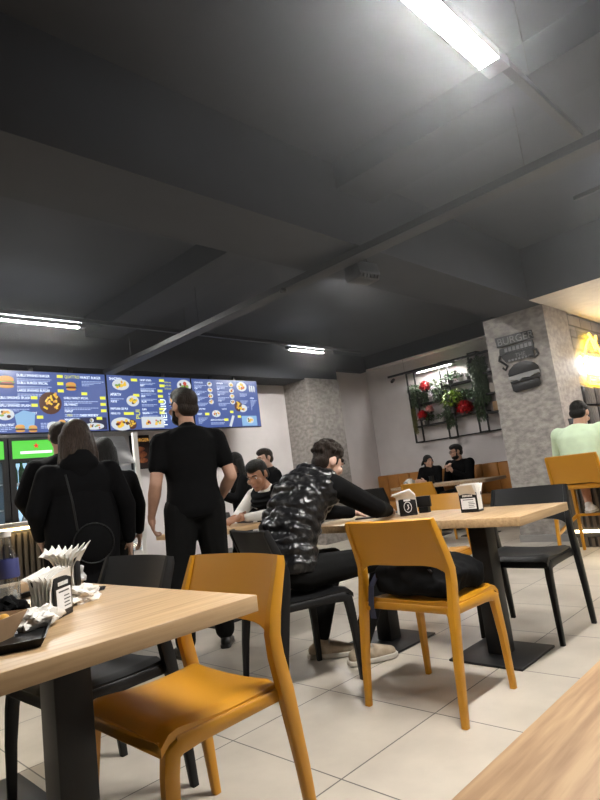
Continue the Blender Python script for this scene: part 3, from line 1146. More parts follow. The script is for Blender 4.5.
# neon burger sign on the bricks
t = thing('neon_sign', 'glowing yellow and white neon burger sign on the pale brick wall', 'neon sign', (7.9, 2.34, 2.0))
b = MB()
b.box((-.60, .005, -.42), (.62, .028, .42))
b.build('backing', mat('clear acrylic backing', (.3, .3, .3, 1), .2, alpha=.15), t)
b = MB()
arc = [(-.36+.72*k/14, -.02, .10+.24*math.sin(math.pi*k/14)) for k in range(15)]
b.tube(arc+[arc[0]], .016, 8)
b.tube([(-.40, -.02, -.16), (-.38, -.02, -.26), (.38, -.02, -.26), (.40, -.02, -.16), (-.40, -.02, -.16)], .016, 8)
b.tube([(-.05, -.02, .40), (.10, -.02, .20), (.22, -.02, .40), (.12, -.02, .30), (-.05, -.02, .40)], .014, 8)
b.tube([(-.52, -.02, .05), (-.45, -.02, .12), (-.40, -.02, .02), (-.48, -.02, -.04)], .012, 8)
b.build('yellow_tube', M['neony'], t, smooth=True)
b = MB()
b.tube([(-.42+.84*k/20, -.02, .03+.03*math.sin(k*1.25)) for k in range(21)], .018, 8)
b.tube([(-.40, -.02, -.04), (.40, -.02, -.04), (.42, -.02, -.10), (-.42, -.02, -.10), (-.40, -.02, -.04)], .018, 8)
b.tube([(-.60, -.02, .0), (-.56, -.02, .06), (-.55, -.02, -.06), (-.60, -.02, -.01)], .012, 8)
b.build('white_tube', M['neonw'], t, smooth=True)

# burger sign on the column (letters read towards -Y)
t = thing('wall_sign', 'black metal burger sign with BURGER lettering on the stucco column', 'sign', (6.478, 2.925, 2.36))
U, W_ = V((0, -1, 0)), V((0, 0, 1))
def pt(u, v, x=0):
    return V((-x, -u, -v))
b = MB()
b.prism([(0, .015), (.44, .0), (.445, -.10), (.01, -.105)], (-.02, 0, 0), U, W_, (-1, 0, 0), .018)
b.prism([(.03, -.125), (.43, -.11), (.435, -.185), (.02, -.20)], (-.015, 0, 0), U, W_, (-1, 0, 0), .015)
b.prism([(.02, -.20), (.43, -.19), (.40, -.30), (.08, -.30)], (-.006, 0, 0), U, W_, (-1, 0, 0), .014)
b.tube([pt(.02, .20, .02), pt(.0, .26, .02), pt(.05, .30, .02), pt(.09, .34, .02), pt(.06, .38, .02), pt(.03, .35, .02)], .014, 8)
b.tube([pt(.40, .22, .02), pt(.45, .23, .02), pt(.46, .29, .02), pt(.42, .31, .02), pt(.36, .29, .02)], .013, 8)
b.build('plate', M['signplate'], t)
b = MB()
b.text('BURGER', (-.0395, -.022, -.088), U, W_, .087)
b.build('lettering', M['signgrey'], t)
b = MB()
b.text('THE', (-.0215, -.20, -.265), U, W_, .05)
b.build('small_lettering', M['signgrey'], t)
b = MB()
for k in range(7):
    b.box((-.0315, -(.09+.048*k+.034), -.178), (-.030, -(.09+.048*k), -.132))
    b.box((-.0215, -(.11+.04*k+.026), -.295), (-.020, -(.11+.04*k), -.272))
tag(b.build('worn_lettering', M['signgrey'], t), kind='stuff')
b = MB()
bun = [(.09, -.47), (.085, -.44), (.11, -.39), (.17, -.345), (.25, -.325), (.33, -.335), (.40, -.37), (.435, -.415), (.44, -.45)]
b.prism(bun, (-.01, 0, 0), U, W_, (-1, 0, 0), .03)
b.prism([(.10, -.57), (.43, -.55), (.43, -.62), (.40, -.645), (.14, -.665), (.11, -.64)], (-.01, 0, 0), U, W_, (-1, 0, 0), .03)
b.prism([(.09, -.53), (.44, -.50), (.44, -.54), (.10, -.565)], (-.01, 0, 0), U, W_, (-1, 0, 0), .022)
b.build('burger_relief', M['signplate'], t, bevel=.004)
b = MB()
b.prism([(.08, -.475), (.20, -.465), (.30, -.46), (.44, -.455), (.45, -.49), (.38, -.495), (.33, -.52), (.26, -.505), (.20, -.54), (.16, -.515), (.09, -.51)], (-.01, 0, 0), U, W_, (-1, 0, 0), .034)
b.build('cheese_relief', M['signlight'], t)

# ------------------------------------------------------------------ plant rack on the right wall
t = thing('plant_rack', 'black iron wall rack holding plants and red flowers', 'rack', (8.74, 0, 0))
def bar(b, a, c, w=.012):
    a, c = V(a), V(c)
    lo = V((min(a.x, c.x)-w, min(a.y, c.y)-w, min(a.z, c.z)-w))
    hi = V((max(a.x, c.x)+w, max(a.y, c.y)+w, max(a.z, c.z)+w))
    b.box(lo, hi)
for y0, y1, zt, zb in ((5.50, 5.66, 2.66, 1.42), (4.84, 4.99, 2.70, 1.40), (4.28, 4.43, 2.72, 1.42), (3.62, 3.77, 2.70, 1.42)):
    b = MB()
    for y in (y0, y1):
        bar(b, (-.09, y, zb), (-.09, y, zt))
    bar(b, (-.09, y0, zt), (-.09, y1, zt))
    bar(b, (-.09, y0, zb), (-.09, y1, zb))
    bar(b, (-.09, y0, zt), (.09, y0, zt))
    bar(b, (-.09, y1, zb), (.09, y1, zb))
    b.build('upright_frame', M['iron'], t)
SHELVES = [(4.99, 5.58, 2.08), (4.99, 5.66, 1.70), (4.28, 4.99, 2.30), (4.28, 4.99, 1.76), (3.62, 4.28, 2.36), (3.62, 4.28, 2.02), (3.62, 4.28, 1.72)]
for y0, y1, z in SHELVES:
    b = MB()
    b.box((-.10, y0, z-.025), (.10, y1, z))
    b.build('shelf', M['iron'], t)
b = MB()
b.box((.0, 4.30, 1.90), (.08, 4.93, 2.16))
b.build('planter_panel', M['potdark'], t)
b = MB()
bar(b, (.09, 3.6, 1.42), (.09, 5.66, 1.42), .010)
b.build('wall_rail', M['iron'], t)

def leaf(b, p, d, L, w_, up=V((0, 0, 1)), fold=.25, droop=.3):
    d = V(d).normalized()
    s = d.cross(up)
    if s.length < .05:
        s = V((1, 0, 0))
    s.normalize()
    n = s.cross(d)
    p = V(p)
    k1 = p+d*L*.45+n*L*.06
    k2 = p+d*L-V((0, 0, 1))*L*droop
    a = b.bm.verts.new(p)
    m = b.bm.verts.new(k1)
    e = b.bm.verts.new(k2)
    l = b.bm.verts.new(p+d*L*.5+s*w_/2+n*w_*fold)
    r = b.bm.verts.new(p+d*L*.5-s*w_/2+n*w_*fold)
    b._f([a, l, m])
    b._f([m, l, e])
    b._f([a, m, r])
    b._f([m, e, r])

def bushy(n, rad, hgt, L, w_, seed, flat=1, hang=0):
    rn = random.Random(seed)
    b = MB()
    for k in range(n):
        an = rn.uniform(0, 6.283)
        q = rn.random()**.5
        z = rn.uniform(.1, 1)*hgt
        p = V((math.cos(an)*q*rad*.7*flat, math.sin(an)*q*rad, z))
        d = V((math.cos(an)*flat, math.sin(an), rn.uniform(-.3, 1.1)))
        leaf(b, p, d, L*rn.uniform(.6, 1.2), w_*rn.uniform(.7, 1.2), droop=rn.uniform(.1, .6))
    for k in range(hang):
        an = rn.uniform(0, 6.283)
        x, y = math.cos(an)*rad*.8*flat, math.sin(an)*rad*.8
        l = rn.uniform(.5, 1)*hang*.006+.12
        z = hgt*.5
        for j in range(int(l/.02)):
            leaf(b, (x+rn.uniform(-.01, .01), y+rn.uniform(-.012, .012), z-j*.02), (rn.uniform(-1, 1), rn.uniform(-1, 1), -.8), L*.6, w_*.6)
    return b

def plant(name, label, loc, m, n, rad, hgt, L, w_, seed, pot=None, hang=0, group='plants on the wall rack', flat=.8):
    t = thing(name, label, 'plant', loc, 0, group)
    ph = 0
    if pot:
        r, ph, pm = pot
        b = MB()
        b.lathe([(.001, 0), (r*.8, 0), (r, ph), (r*.88, ph), (r*.8, ph*.85), (.001, ph*.85)], seg=14)
        b.build('pot', M[pm], t, smooth=True)
    b = bushy(n, rad, hgt, L, w_, seed, flat, hang)
    o = b.build('foliage', M[m], t)
    o.location = (0, 0, ph*.8)
    return t

RX = 8.70
plant('trailing_plant', 'bushy grey green plant draped over the rack\'s left top corner', (RX, 5.50, 2.085), 'leafgrey', 260, .17, .26, .085, .045, 1, (.06, .09, 'potdark'), 30)
plant('trailing_plant', 'grey green plant right of the upper red flower on the left shelf', (RX, 5.08, 2.085), 'leafgrey', 200, .14, .26, .08, .045, 2, (.06, .09, 'potdark'), 24)
plant('hanging_strands', 'olive strands hanging down the rack\'s left edge', (RX-.05, 5.63, 2.0), 'leafolive', 10, .03, .06, .07, .02, 3, None, 60)
plant('potted_plant', 'dark green plant on the lowest left rack shelf', (RX, 5.42, 1.705), 'leaf', 150, .12, .16, .07, .04, 4, (.05, .07, 'potdark'))
plant('potted_plant', 'small grey green plant near the middle of the lowest left shelf', (RX, 5.14, 1.705), 'leafgrey', 80, .09, .08, .06, .03, 5, (.05, .06, 'pot'))
plant('potted_plant', 'dark leafy plant on the top middle rack shelf, left of the white pot', (RX, 4.84, 2.305), 'leaf', 150, .12, .13, .08, .04, 6, (.05, .06, 'potdark'))
plant('potted_plant', 'small round green plant in a white pot on the top middle shelf', (RX, 4.66, 2.305), 'leaf', 90, .05, .09, .04, .03, 7, (.045, .07, 'pot'))
plant('potted_plant', 'small dull plant in a dark pot right of the white pot', (RX, 4.50, 2.305), 'leafgrey', 60, .04, .07, .04, .025, 8, (.04, .06, 'potdark'))
plant('fern', 'bright lime green fern in the middle of the rack', (RX-.10, 4.82, 1.80), 'leaflime', 150, .13, .27, .13, .05, 9, (.05, .1, 'potdark'))
plant('potted_plant', 'mid green ivy behind the red dome, before the dark panel', (RX-.02, 4.52, 1.98), 'leaf', 170, .17, .16, .08, .045, 10, None)
plant('trailing_plant', 'long green plant hanging down the right upright of the rack', (RX-.02, 4.31, 2.305), 'leafgrey', 300, .13, .24, .09, .05, 11, (.06, .08, 'potdark'), 90)
plant('trailing_plant', 'pale green trailing plant left of the red dome on the lower shelf', (RX-.04, 4.93, 1.765), 'leafgrey', 110, .09, .12, .08, .03, 12, (.05, .06, 'potdark'), 34)
plant('trailing_plant', 'pale green trailing plant right of the red dome on the lower shelf', (RX-.04, 4.36, 1.765), 'leafgrey', 110, .08, .12, .08, .03, 13, (.05, .06, 'potdark'), 30)

def flower(label, loc, r, m, squash=.8, seed=1):
    t = thing('flower_ball', label, 'flowers', loc, 0, 'red flower balls on the wall rack')
    rn = random.Random(seed)
    b = MB()
    b.ell((0, 0, 0), (r*.8, r*.8, r*.8*squash), seg=16, rings=10)
    for k in range(130):
        z = rn.uniform(-1, 1)
        an = rn.uniform(0, 6.283)
        q = math.sqrt(1-z*z)
        n = V((q*math.cos(an), q*math.sin(an), z*squash))
        leaf(b, n*r*.72, n+V((rn.uniform(-.5, .5), rn.uniform(-.5, .5), rn.uniform(-.5, .5))), r*.42, r*.36, droop=0)
    b.build('petals', M[m], t)
    b = MB()
    b.lathe([(.001, 0), (r*.45, 0), (r*.5, .05), (.001, .05)], c=(0, 0, -r*.8*squash-.035), seg=12)
    b.build('holder', M['potdark'], t)
flower('red flower ball high on the rack\'s left shelf among grey green leaves', (RX-.06, 5.31, 2.36), .10, 'redflower', .9, 1)
flower('red flower ball at the left end of the rack, above the lowest left shelf', (RX-.08, 5.44, 2.0-.12), .09, 'redflower', .8, 2)
flower('pinkish flower ball beside the lower left red flowers', (RX-.08, 5.28, 1.95), .075, 'pinkflower', .8, 3)
flower('largest red flower dome on the lower middle shelf', (RX-.08, 4.62, 1.86), .14, 'redflower', .75, 4)
for k, (y, z, m_, lab) in enumerate(((3.95, 2.10, 'cream', 'cream box on the rack by the column, upper'), (3.95, 1.80, 'kraft', 'tan box on the rack by the column, lower'))):
    b = MB()
    b.box((-.06, -.2, -.078), (.06, .2, .07))
    tag(b.build('storage_box', M[m_], bevel=.01, loc=(RX, y, z)), lab, 'box', 'boxes on the wall rack')

# tall pot plant beside the middle column
plant('potted_plant', 'leafy floor plant in a tall dark pot beside the middle column', (5.80, 5.95, 0), 'leaf', 160, .24, .38, .20, .09, 21, (.15, .78, 'potdark'), 0, None, 1)

# ------------------------------------------------------------------ things on the tables
def napkin_holder(loc, deg, label, face='label', droop=0, hgt=.105, fan=.09, up=0, n=8):
    """front plate faces local -Y; sides open at +-X"""
    t = thing('napkin_holder', label, 'napkin holder', loc, R(deg), 'black napkin holders')
    b = MB()
    b.box((-.052, -.032, 0), (.052, .034, .008))
    b.build('base', M['black'], t, bevel=.002)
    b = MB()
    b.box((-.052, -.032, .008), (.052, -.026, hgt))
    fp = b.build('front_plate', M['black'], t, bevel=.002)
    b = MB()
    b.box((-.052, .028, .008), (.052, .034, hgt))
    b.build('rear_plate', M['black'], t, bevel=.002)
    if face == 'label':
        b = MB()
        b.box((-.042, -.0332, .018), (.042, -.0322, .076))
        lb = b.build('label', M['label'], fp)
        b = MB()
        for k in range(4):
            b.box((.0, -.0338, .026+.009*k), (.036-.006*(k % 2), -.0332, .029+.009*k))
        b.box((-.03, -.0338, .066), (.03, -.0332, .070))
        b.build('print', M['ink'], lb)
        b = MB()
        rn = random.Random(5)
        for k in range(7):
            b.box((-.030+.0085*k, -.0332, .084), (-.030+.0085*k+.006, -.0324, .094))
        b.build('heading', M['whiteink'], fp)
    elif face == 'oval':
        b = MB()
        pts = [V((.022*math.cos(k*math.pi/12), -.033, .05+.030*math.sin(k*math.pi/12))) for k in range(25)]
        b.tube(pts, .0022, 6)
        b.tube([V((-.004, -.033, .035)), V((.006, -.033, .045)), V((.0, -.033, .065)), V((.008, -.033, .060))], .003, 6)
        b.box((-.02, -.0332, .085), (.02, -.0324, .096))
        b.build('oval_emblem', M['whiteink'], fp)
    # napkins: folded stack fanning upward
    b = MB()
    rn = random.Random(int(deg)+9)
    for k in range(n):
        y = -.022+.046*k/(n-1)
        lean = (k-(n-1)/2)/(n-1)*fan
        x0, x1 = -.048+rn.uniform(-.003, .003)-droop*.012, .050+rn.uniform(-.003, .006)
        top = hgt+.045+up+rn.uniform(-.004, .004)
        def fn(u, v, y=y, lean=lean, x0=x0, x1=x1, top=top, k=k):
            z = .012+(top-.012)*v
            ex = 0
            yy = y+lean*max(0, v-.45)**1.3*2+.004*math.sin(u*4+k*.4)*v
            if v > .75 and droop:
                ex = -droop*(v-.75)*.10
            return (x0+(x1-x0)*u+ex, yy, z-(.02*droop*max(0, v-.8)/.2*(1-u))), (0, 1, 0)
        b.slab(fn, 8, 8, .0035)
    b.build('napkins', M['paper'], t, smooth=True, angle=60)
    return t
TZ = .7205
napkin_holder((2.905, 1.615, TZ), -86, 'black napkin holder with white printed label at the right table\'s middle', 'label')
napkin_holder((2.925, 2.045, TZ), -58, 'black napkin holder with oval emblem near the quilted vest person', 'oval', 1.2)
napkin_holder((.650, 1.665, TZ), 42, 'black napkin holder with white label at the left table, nearest the camera', 'label', .8, .108, .03, -.022, 6)
napkin_holder((.865, 2.060, TZ), 58, 'black napkin holder with fanned napkins behind the nearest one, left table', 'plain', 1.0, .12, .11)

def crumple(name, label, cat, loc, size, m, seed, rz=0, amp=.35, group=None, sub=4):
    b = MB()
    bmesh.ops.create_icosphere(b.bm, subdivisions=sub, radius=1)
    for v in b.bm.verts:
        n = v.co.normalized()
        q = V(noise.cell_vector(n*2.2+V((seed, 0, 0))))
        d = 1+amp*(noise.noise(n*2.1+V((seed*3.1, 0, 0)))*1.2+abs(noise.noise(n*4+V((seed, 7, 0))))*.5)
        v.co = n*d
        v.co = V((v.co.x*size[0], v.co.y*size[1], max(v.co.z, -.75)*size[2]))
    zm = min(v.co.z for v in b.bm.verts)
    for v in b.bm.verts:
        v.co.z -= zm
    o = b.build(name, m, smooth=True, angle=25, loc=loc)
    o.rotation_euler = (0, 0, rz)
    return tag(o, label, cat, group)

def tray(x, y, deg, label, wx=.20, wy=.15):
    t = thing('serving_tray', label, 'tray', (x, y, TZ), R(deg), 'black serving trays')
    b = MB()
    b.box((-wx, -wy, 0), (wx, wy, .005))
    b.build('bottom', M['black'], t)
    b = MB()
    for s in (-1, 1):
        b.loft([[V((-wx-.012, s*(wy+.012), .02)), V((wx+.012, s*(wy+.012), .02)), V((wx, s*wy, .0)), V((-wx, s*wy, .0))], [V((-wx-.012, s*(wy+.016), .02)), V((wx+.012, s*(wy+.016), .02)), V((wx, s*(wy+.004), .0)), V((-wx, s*(wy+.004), .0))]])
        b.loft([[V((s*(wx+.012), -wy-.012, .02)), V((s*(wx+.012), wy+.012, .02)), V((s*wx, wy, .0)), V((s*wx, -wy, .0))], [V((s*(wx+.016), -wy-.012, .02)), V((s*(wx+.016), wy+.012, .02)), V((s*(wx+.004), wy, .0)), V((s*(wx+.004), -wy, .0))]])
    b.build('rim', M['black'], t)
    return t
tray(.505, 1.545, 65, 'black serving tray at the left frame edge with kraft boat on it', .18, .07)
tray(.755, 2.36, 35, 'black serving tray behind the fanned napkins, holding crumpled wrap', .19, .13)
bt_ = thing('food_boat', 'kraft paper food boat on the nearest tray at the left edge', 'food boat', (.425, 1.515, TZ+.0055), R(40))
b = MB()
for a, c, d_, e in (((-.06, -.04, .0), (.06, -.04, .0), (.085, -.065, .055), (-.085, -.065, .055)), ((-.06, .04, .0), (.06, .04, .0), (.085, .065, .055), (-.085, .065, .055)), ((-.06, -.04, .0), (-.06, .04, .0), (-.085, .065, .055), (-.085, -.065, .055)), ((.06, -.04, .0), (.06, .04, .0), (.085, .065, .055), (.085, -.065, .055))):
    a, c, d_, e = V(a), V(c), V(d_), V(e)
    n = (c-a).cross(e-a).normalized()*.0015
    b.loft([[a, c, d_, e], [a+n, c+n, d_+n, e+n]])
b.box((-.06, -.04, .0), (.06, .04, .002))
b.build('boat', M['kraft'], bt_)
b = MB()
for k in range(12):
    b.ell((random.uniform(-.05, .05), random.uniform(-.03, .03), .025+random.uniform(0, .022)), (.02, .014, .012), Euler((0, 0, random.uniform(0, 3))), 8, 6)
b.build('fries', mat('golden food', (.65, .33, .03, 1), .5), bt_, smooth=True)
crumple('crumpled_tissue', 'crumpled white tissue on the nearest tray beside the kraft boat', 'tissue', (.575, 1.565, TZ+.0055), (.055, .035, .026), M['paper'], 3, .5, .5)
crumple('crumpled_tissue', 'crumpled white tissue on bare oak right of the labelled napkin holder', 'tissue', (.795, 1.815, TZ), (.065, .04, .028), M['paper'], 8, .6, .55)
crumple('crumpled_wrap', 'crumpled clear wrap standing on the tray behind the fanned napkins', 'wrap', (.925, 2.20, TZ+.0055), (.045, .04, .05), M['foil'], 5, .3, .5)
crumple('dark_napkin', 'small dark crumpled bit beside the white tissue at the table edge', 'scrap', (.93, 1.965, TZ), (.02, .014, .008), M['black'], 6, .3, .4, sub=3)
crumple('black_cloth', 'black crumpled packaging between the tray and the bottle', 'packaging', (.575, 1.795, TZ), (.05, .045, .035), M['clothblack'], 11, .4, .4)
wb = thing('water_bottle', 'clear glass water bottle with a blue label on the left table', 'bottle', (.640, 1.985, TZ))
b = MB()
b.lathe([(.001, 0), (.034, 0), (.037, .008), (.037, .085), (.035, .095), (.037, .105), (.034, .155), (.020, .195), (.0165, .205), (.0165, .225), (.001, .226)], seg=24)
b.build('glass_body', M['glass'], wb, smooth=True, angle=60)
b = MB()
b.lathe([(.0365, .10), (.0378, .105), (.035, .158), (.0345, .156), (.0365, .106)], seg=24)
b.build('label', M['bottlelabel'], wb, smooth=True)
b = MB()
b.lathe([(.001, .2262), (.018, .2262), (.018, .244), (.001, .245)], seg=16)
b.build('cap', M['white'], wb, smooth=True)
b = MB()
b.lathe([(.001, .004), (.033, .006), (.034, .07), (.001, .07)], seg=24)
b.build('water', mat('water', (.75, .8, .8, 1), .05, alpha=.25), wb, smooth=True)
cb = MB()
cb.box((-.06, -.045, 0), (.06, .045, .035))
tag(cb.build('burger_box', M['kraft'], bevel=.004, loc=(.76, 2.34, TZ+.0055)), 'low kraft paper box on the tray behind the bottle', 'box').rotation_euler = (0, 0, R(35))
nm = thing('menu_stand', 'small dark menu block behind the oval emblem napkin holder', 'menu stand', (3.03, 2.0, TZ), R(-80))
b = MB()
b.box((-.045, -.012, .035), (.045, .012, .10))
b.build('block', M['black'], nm, bevel=.002)
b = MB()
b.box((-.03, -.02, 0), (.03, .02, .035))
b.build('foot', M['black'], nm)
b = MB()
b.box((-.035, -.003, 0), (.035, .003, .14), Euler((R(0), 0, 0)))
ph = thing('phone', 'dark phone lying on the table by the quilted vest person\'s hands', 'phone', (2.88, 2.33, TZ), R(30))
b.bm.free()
b = MB()
b.box((-.036, -.075, 0), (.036, .075, .008))
b.build('phone_body', M['blackmetal'], ph, bevel=.003)
b = MB()
b.box((-.033, -.072, .008), (.033, .072, .0085))
b.build('phone_screen', mat('dark phone glass', (.01, .01, .012, 1), .1), ph)

# backpack on the yellow chair
bp = thing('backpack', 'black backpack lying on the seat of the right yellow chair', 'backpack', (2.23, 1.52, .448), R(0))
b = MB()
pts = [(-.13, -.17, .01), (-.13, .18, .01), (.15, -.19, .01), (.15, .17, .01), (-.15, .16, .12), (-.14, -.10, .15), (-.10, .02, .20), (.10, .10, .18), (.13, -.08, .16), (.17, -.20, .10), (.18, .16, .09), (-.05, -.20, .09), (.02, .21, .10)]
for p in pts:
    b.bm.verts.new(V(p))
bmesh.ops.convex_hull(b.bm, input=b.bm.verts)
bo = b.build('bag_body', M['clothblack'], bp, remesh=.009, smit=5)
for v in bo.data.vertices:
    q = v.co
    v.co = q+v.normal*(.020*noise.noise(V((q.x*9, q.y*9, q.z*14)))+.008*noise.noise(q*26)*(1 if q.z > .03 else 0))
    v.co.z = max(v.co.z, .004)
b = MB()
b.sweep([(-.13, .15, .12), (-.16, .19, .05), (-.165, .20, -.03), (-.16, .20, -.09)], (0, 1, 0), [.03]*4, [.004]*4)
b.build('strap', M['navy'], bp)
b = MB()
b.tube([(-.13, -.12, .11), (-.10, -.03, .185), (-.06, .08, .205)], .006, 6)
b.build('zip', M['blackmetal'], bp)

# ------------------------------------------------------------------ people
def lerp(a, b, t):
    return a+(b-a)*t

def torso(b, J, s, off=0.0, lo=-1.0, hi=1.0, wid=1.0, dep=1.0, puff=None, belly=0.0):
    """closed loft of elliptical sections along pelvis > waist > chest > neck"""
    pel, wai, che, nec = J['pel'], J['wai'], J['che'], J['nec']
    rh = (J['hipR']-J['hipL']).normalized()
    rs = (J['shR']-J['shL']).normalized()
    ax0 = (wai-pel).normalized()
    st = [(-1.0, pel-ax0*.11*s, .130, .095), (-.6, pel-ax0*.06*s, .158, .115), (0, pel, .165, .118), (.35, lerp(pel, wai, .6), .150, .112+belly*.5), (.55, wai, .145, .110+belly),
          (.72, lerp(wai, che, .5), .158, .118+belly*.6), (.85, che, .170, .122), (.92, lerp(che, nec, .45), .165, .108), (.97, lerp(che, nec, .78), .120, .085), (1.0, nec, .070, .066)]
    rings = []
    pts = [a for a in st if lo-1e-6 <= a[0] <= hi+1e-6]
    for i, (t, p, w_, d_) in enumerate(pts):
        q0 = pts[max(i-1, 0)][1]
        q1 = pts[min(i+1, len(pts)-1)][1]
        ax = (q1-q0).normalized()
        k = (t+1)/2
        r = lerp(rh, rs, min(max(k*1.1-.1, 0), 1))
        r = (r-ax*r.dot(ax)).normalized()
        f = ax.cross(r)
        pf = 1.0
        W_ = (w_*s*wid+off)
        D_ = (d_*s*dep+off)
        rings.append([p+r*(W_*math.copysign(abs(math.cos(2*math.pi*j/28))**.85, math.cos(2*math.pi*j/28)))+f*(D_*math.copysign(abs(math.sin(2*math.pi*j/28))**.9, math.sin(2*math.pi*j/28))) for j in range(28)])
    b.loft(rings)

def default_joints(s, sw=1.0):
    J = dict(pel=(0, 0, .97), wai=(0, .01, 1.12), che=(0, 0, 1.32), nec=(0, -.015, 1.485), head=(0, .02, 1.635),
             shL=(-.178*sw, -.01, 1.388), shR=(.178*sw, -.01, 1.388), elL=(-.235*sw, -.03, 1.15), elR=(.235*sw, -.03, 1.15), wrL=(-.245*sw, .05, .92), wrR=(.245*sw, .05, .92),
             hipL=(-.09, 0, .93), hipR=(.09, 0, .93), knL=(-.105, .02, .50), knR=(.105, .02, .50), anL=(-.115, -.03, .09), anR=(.115, -.03, .09))
    return {k: V(v)*s for k, v in J.items()}

def hand(b, w_, d, n, side, s=1.0, curl=.5):
    """w_ wrist, d finger direction, n palm normal (towards palm side), side = thumb direction"""
    d = V(d).normalized()
    n = V(n)
    n = (n-d*n.dot(d)).normalized()
    t = V(side)
    t = (t-d*t.dot(d)-n*t.dot(n)).normalized()
    rot = Matrix((t, d, n)).transposed()
    b.ell(w_+d*.048*s, (.039*s, .052*s, .016*s), rot, 12, 8)
    b.cap(w_-d*.01*s, w_+d*.03*s, .026*s, .027*s, 10)
    for o, L in ((.030, .070), (.010, .078), (-.010, .074), (-.029, .060)):
        p = w_+d*.088*s+t*o*s
        dd = V(d)
        for k, fr in enumerate((.45, .32, .23)):
            a = curl*(k+.5)*.75
            dd = (d*math.cos(a)+n*math.sin(a)).normalized()
            q = p+dd*L*fr*s
            b.cap(p, q, (.0092-.0008*k)*s, (.0086-.0008*k)*s, 8)
            p = q
    p = w_+d*.025*s+t*.028*s
    q = p+(d*.55+t*.75+n*.35).normalized()*.036*s
    b.cap(p, q, .012*s, .0105*s, 8)
    q2 = q+(d*.9+t*.25+n*.35).normalized()*.028*s
    b.cap(q, q2, .0105*s, .0085*s, 8)

def head_axes(J):
    f = J['hf'].normalized()
    u = V((0, 0, 1)) if 'hu' not in J else J['hu']
    r = f.cross(u).normalized()
    u = r.cross(f).normalized()
    return r, f, u

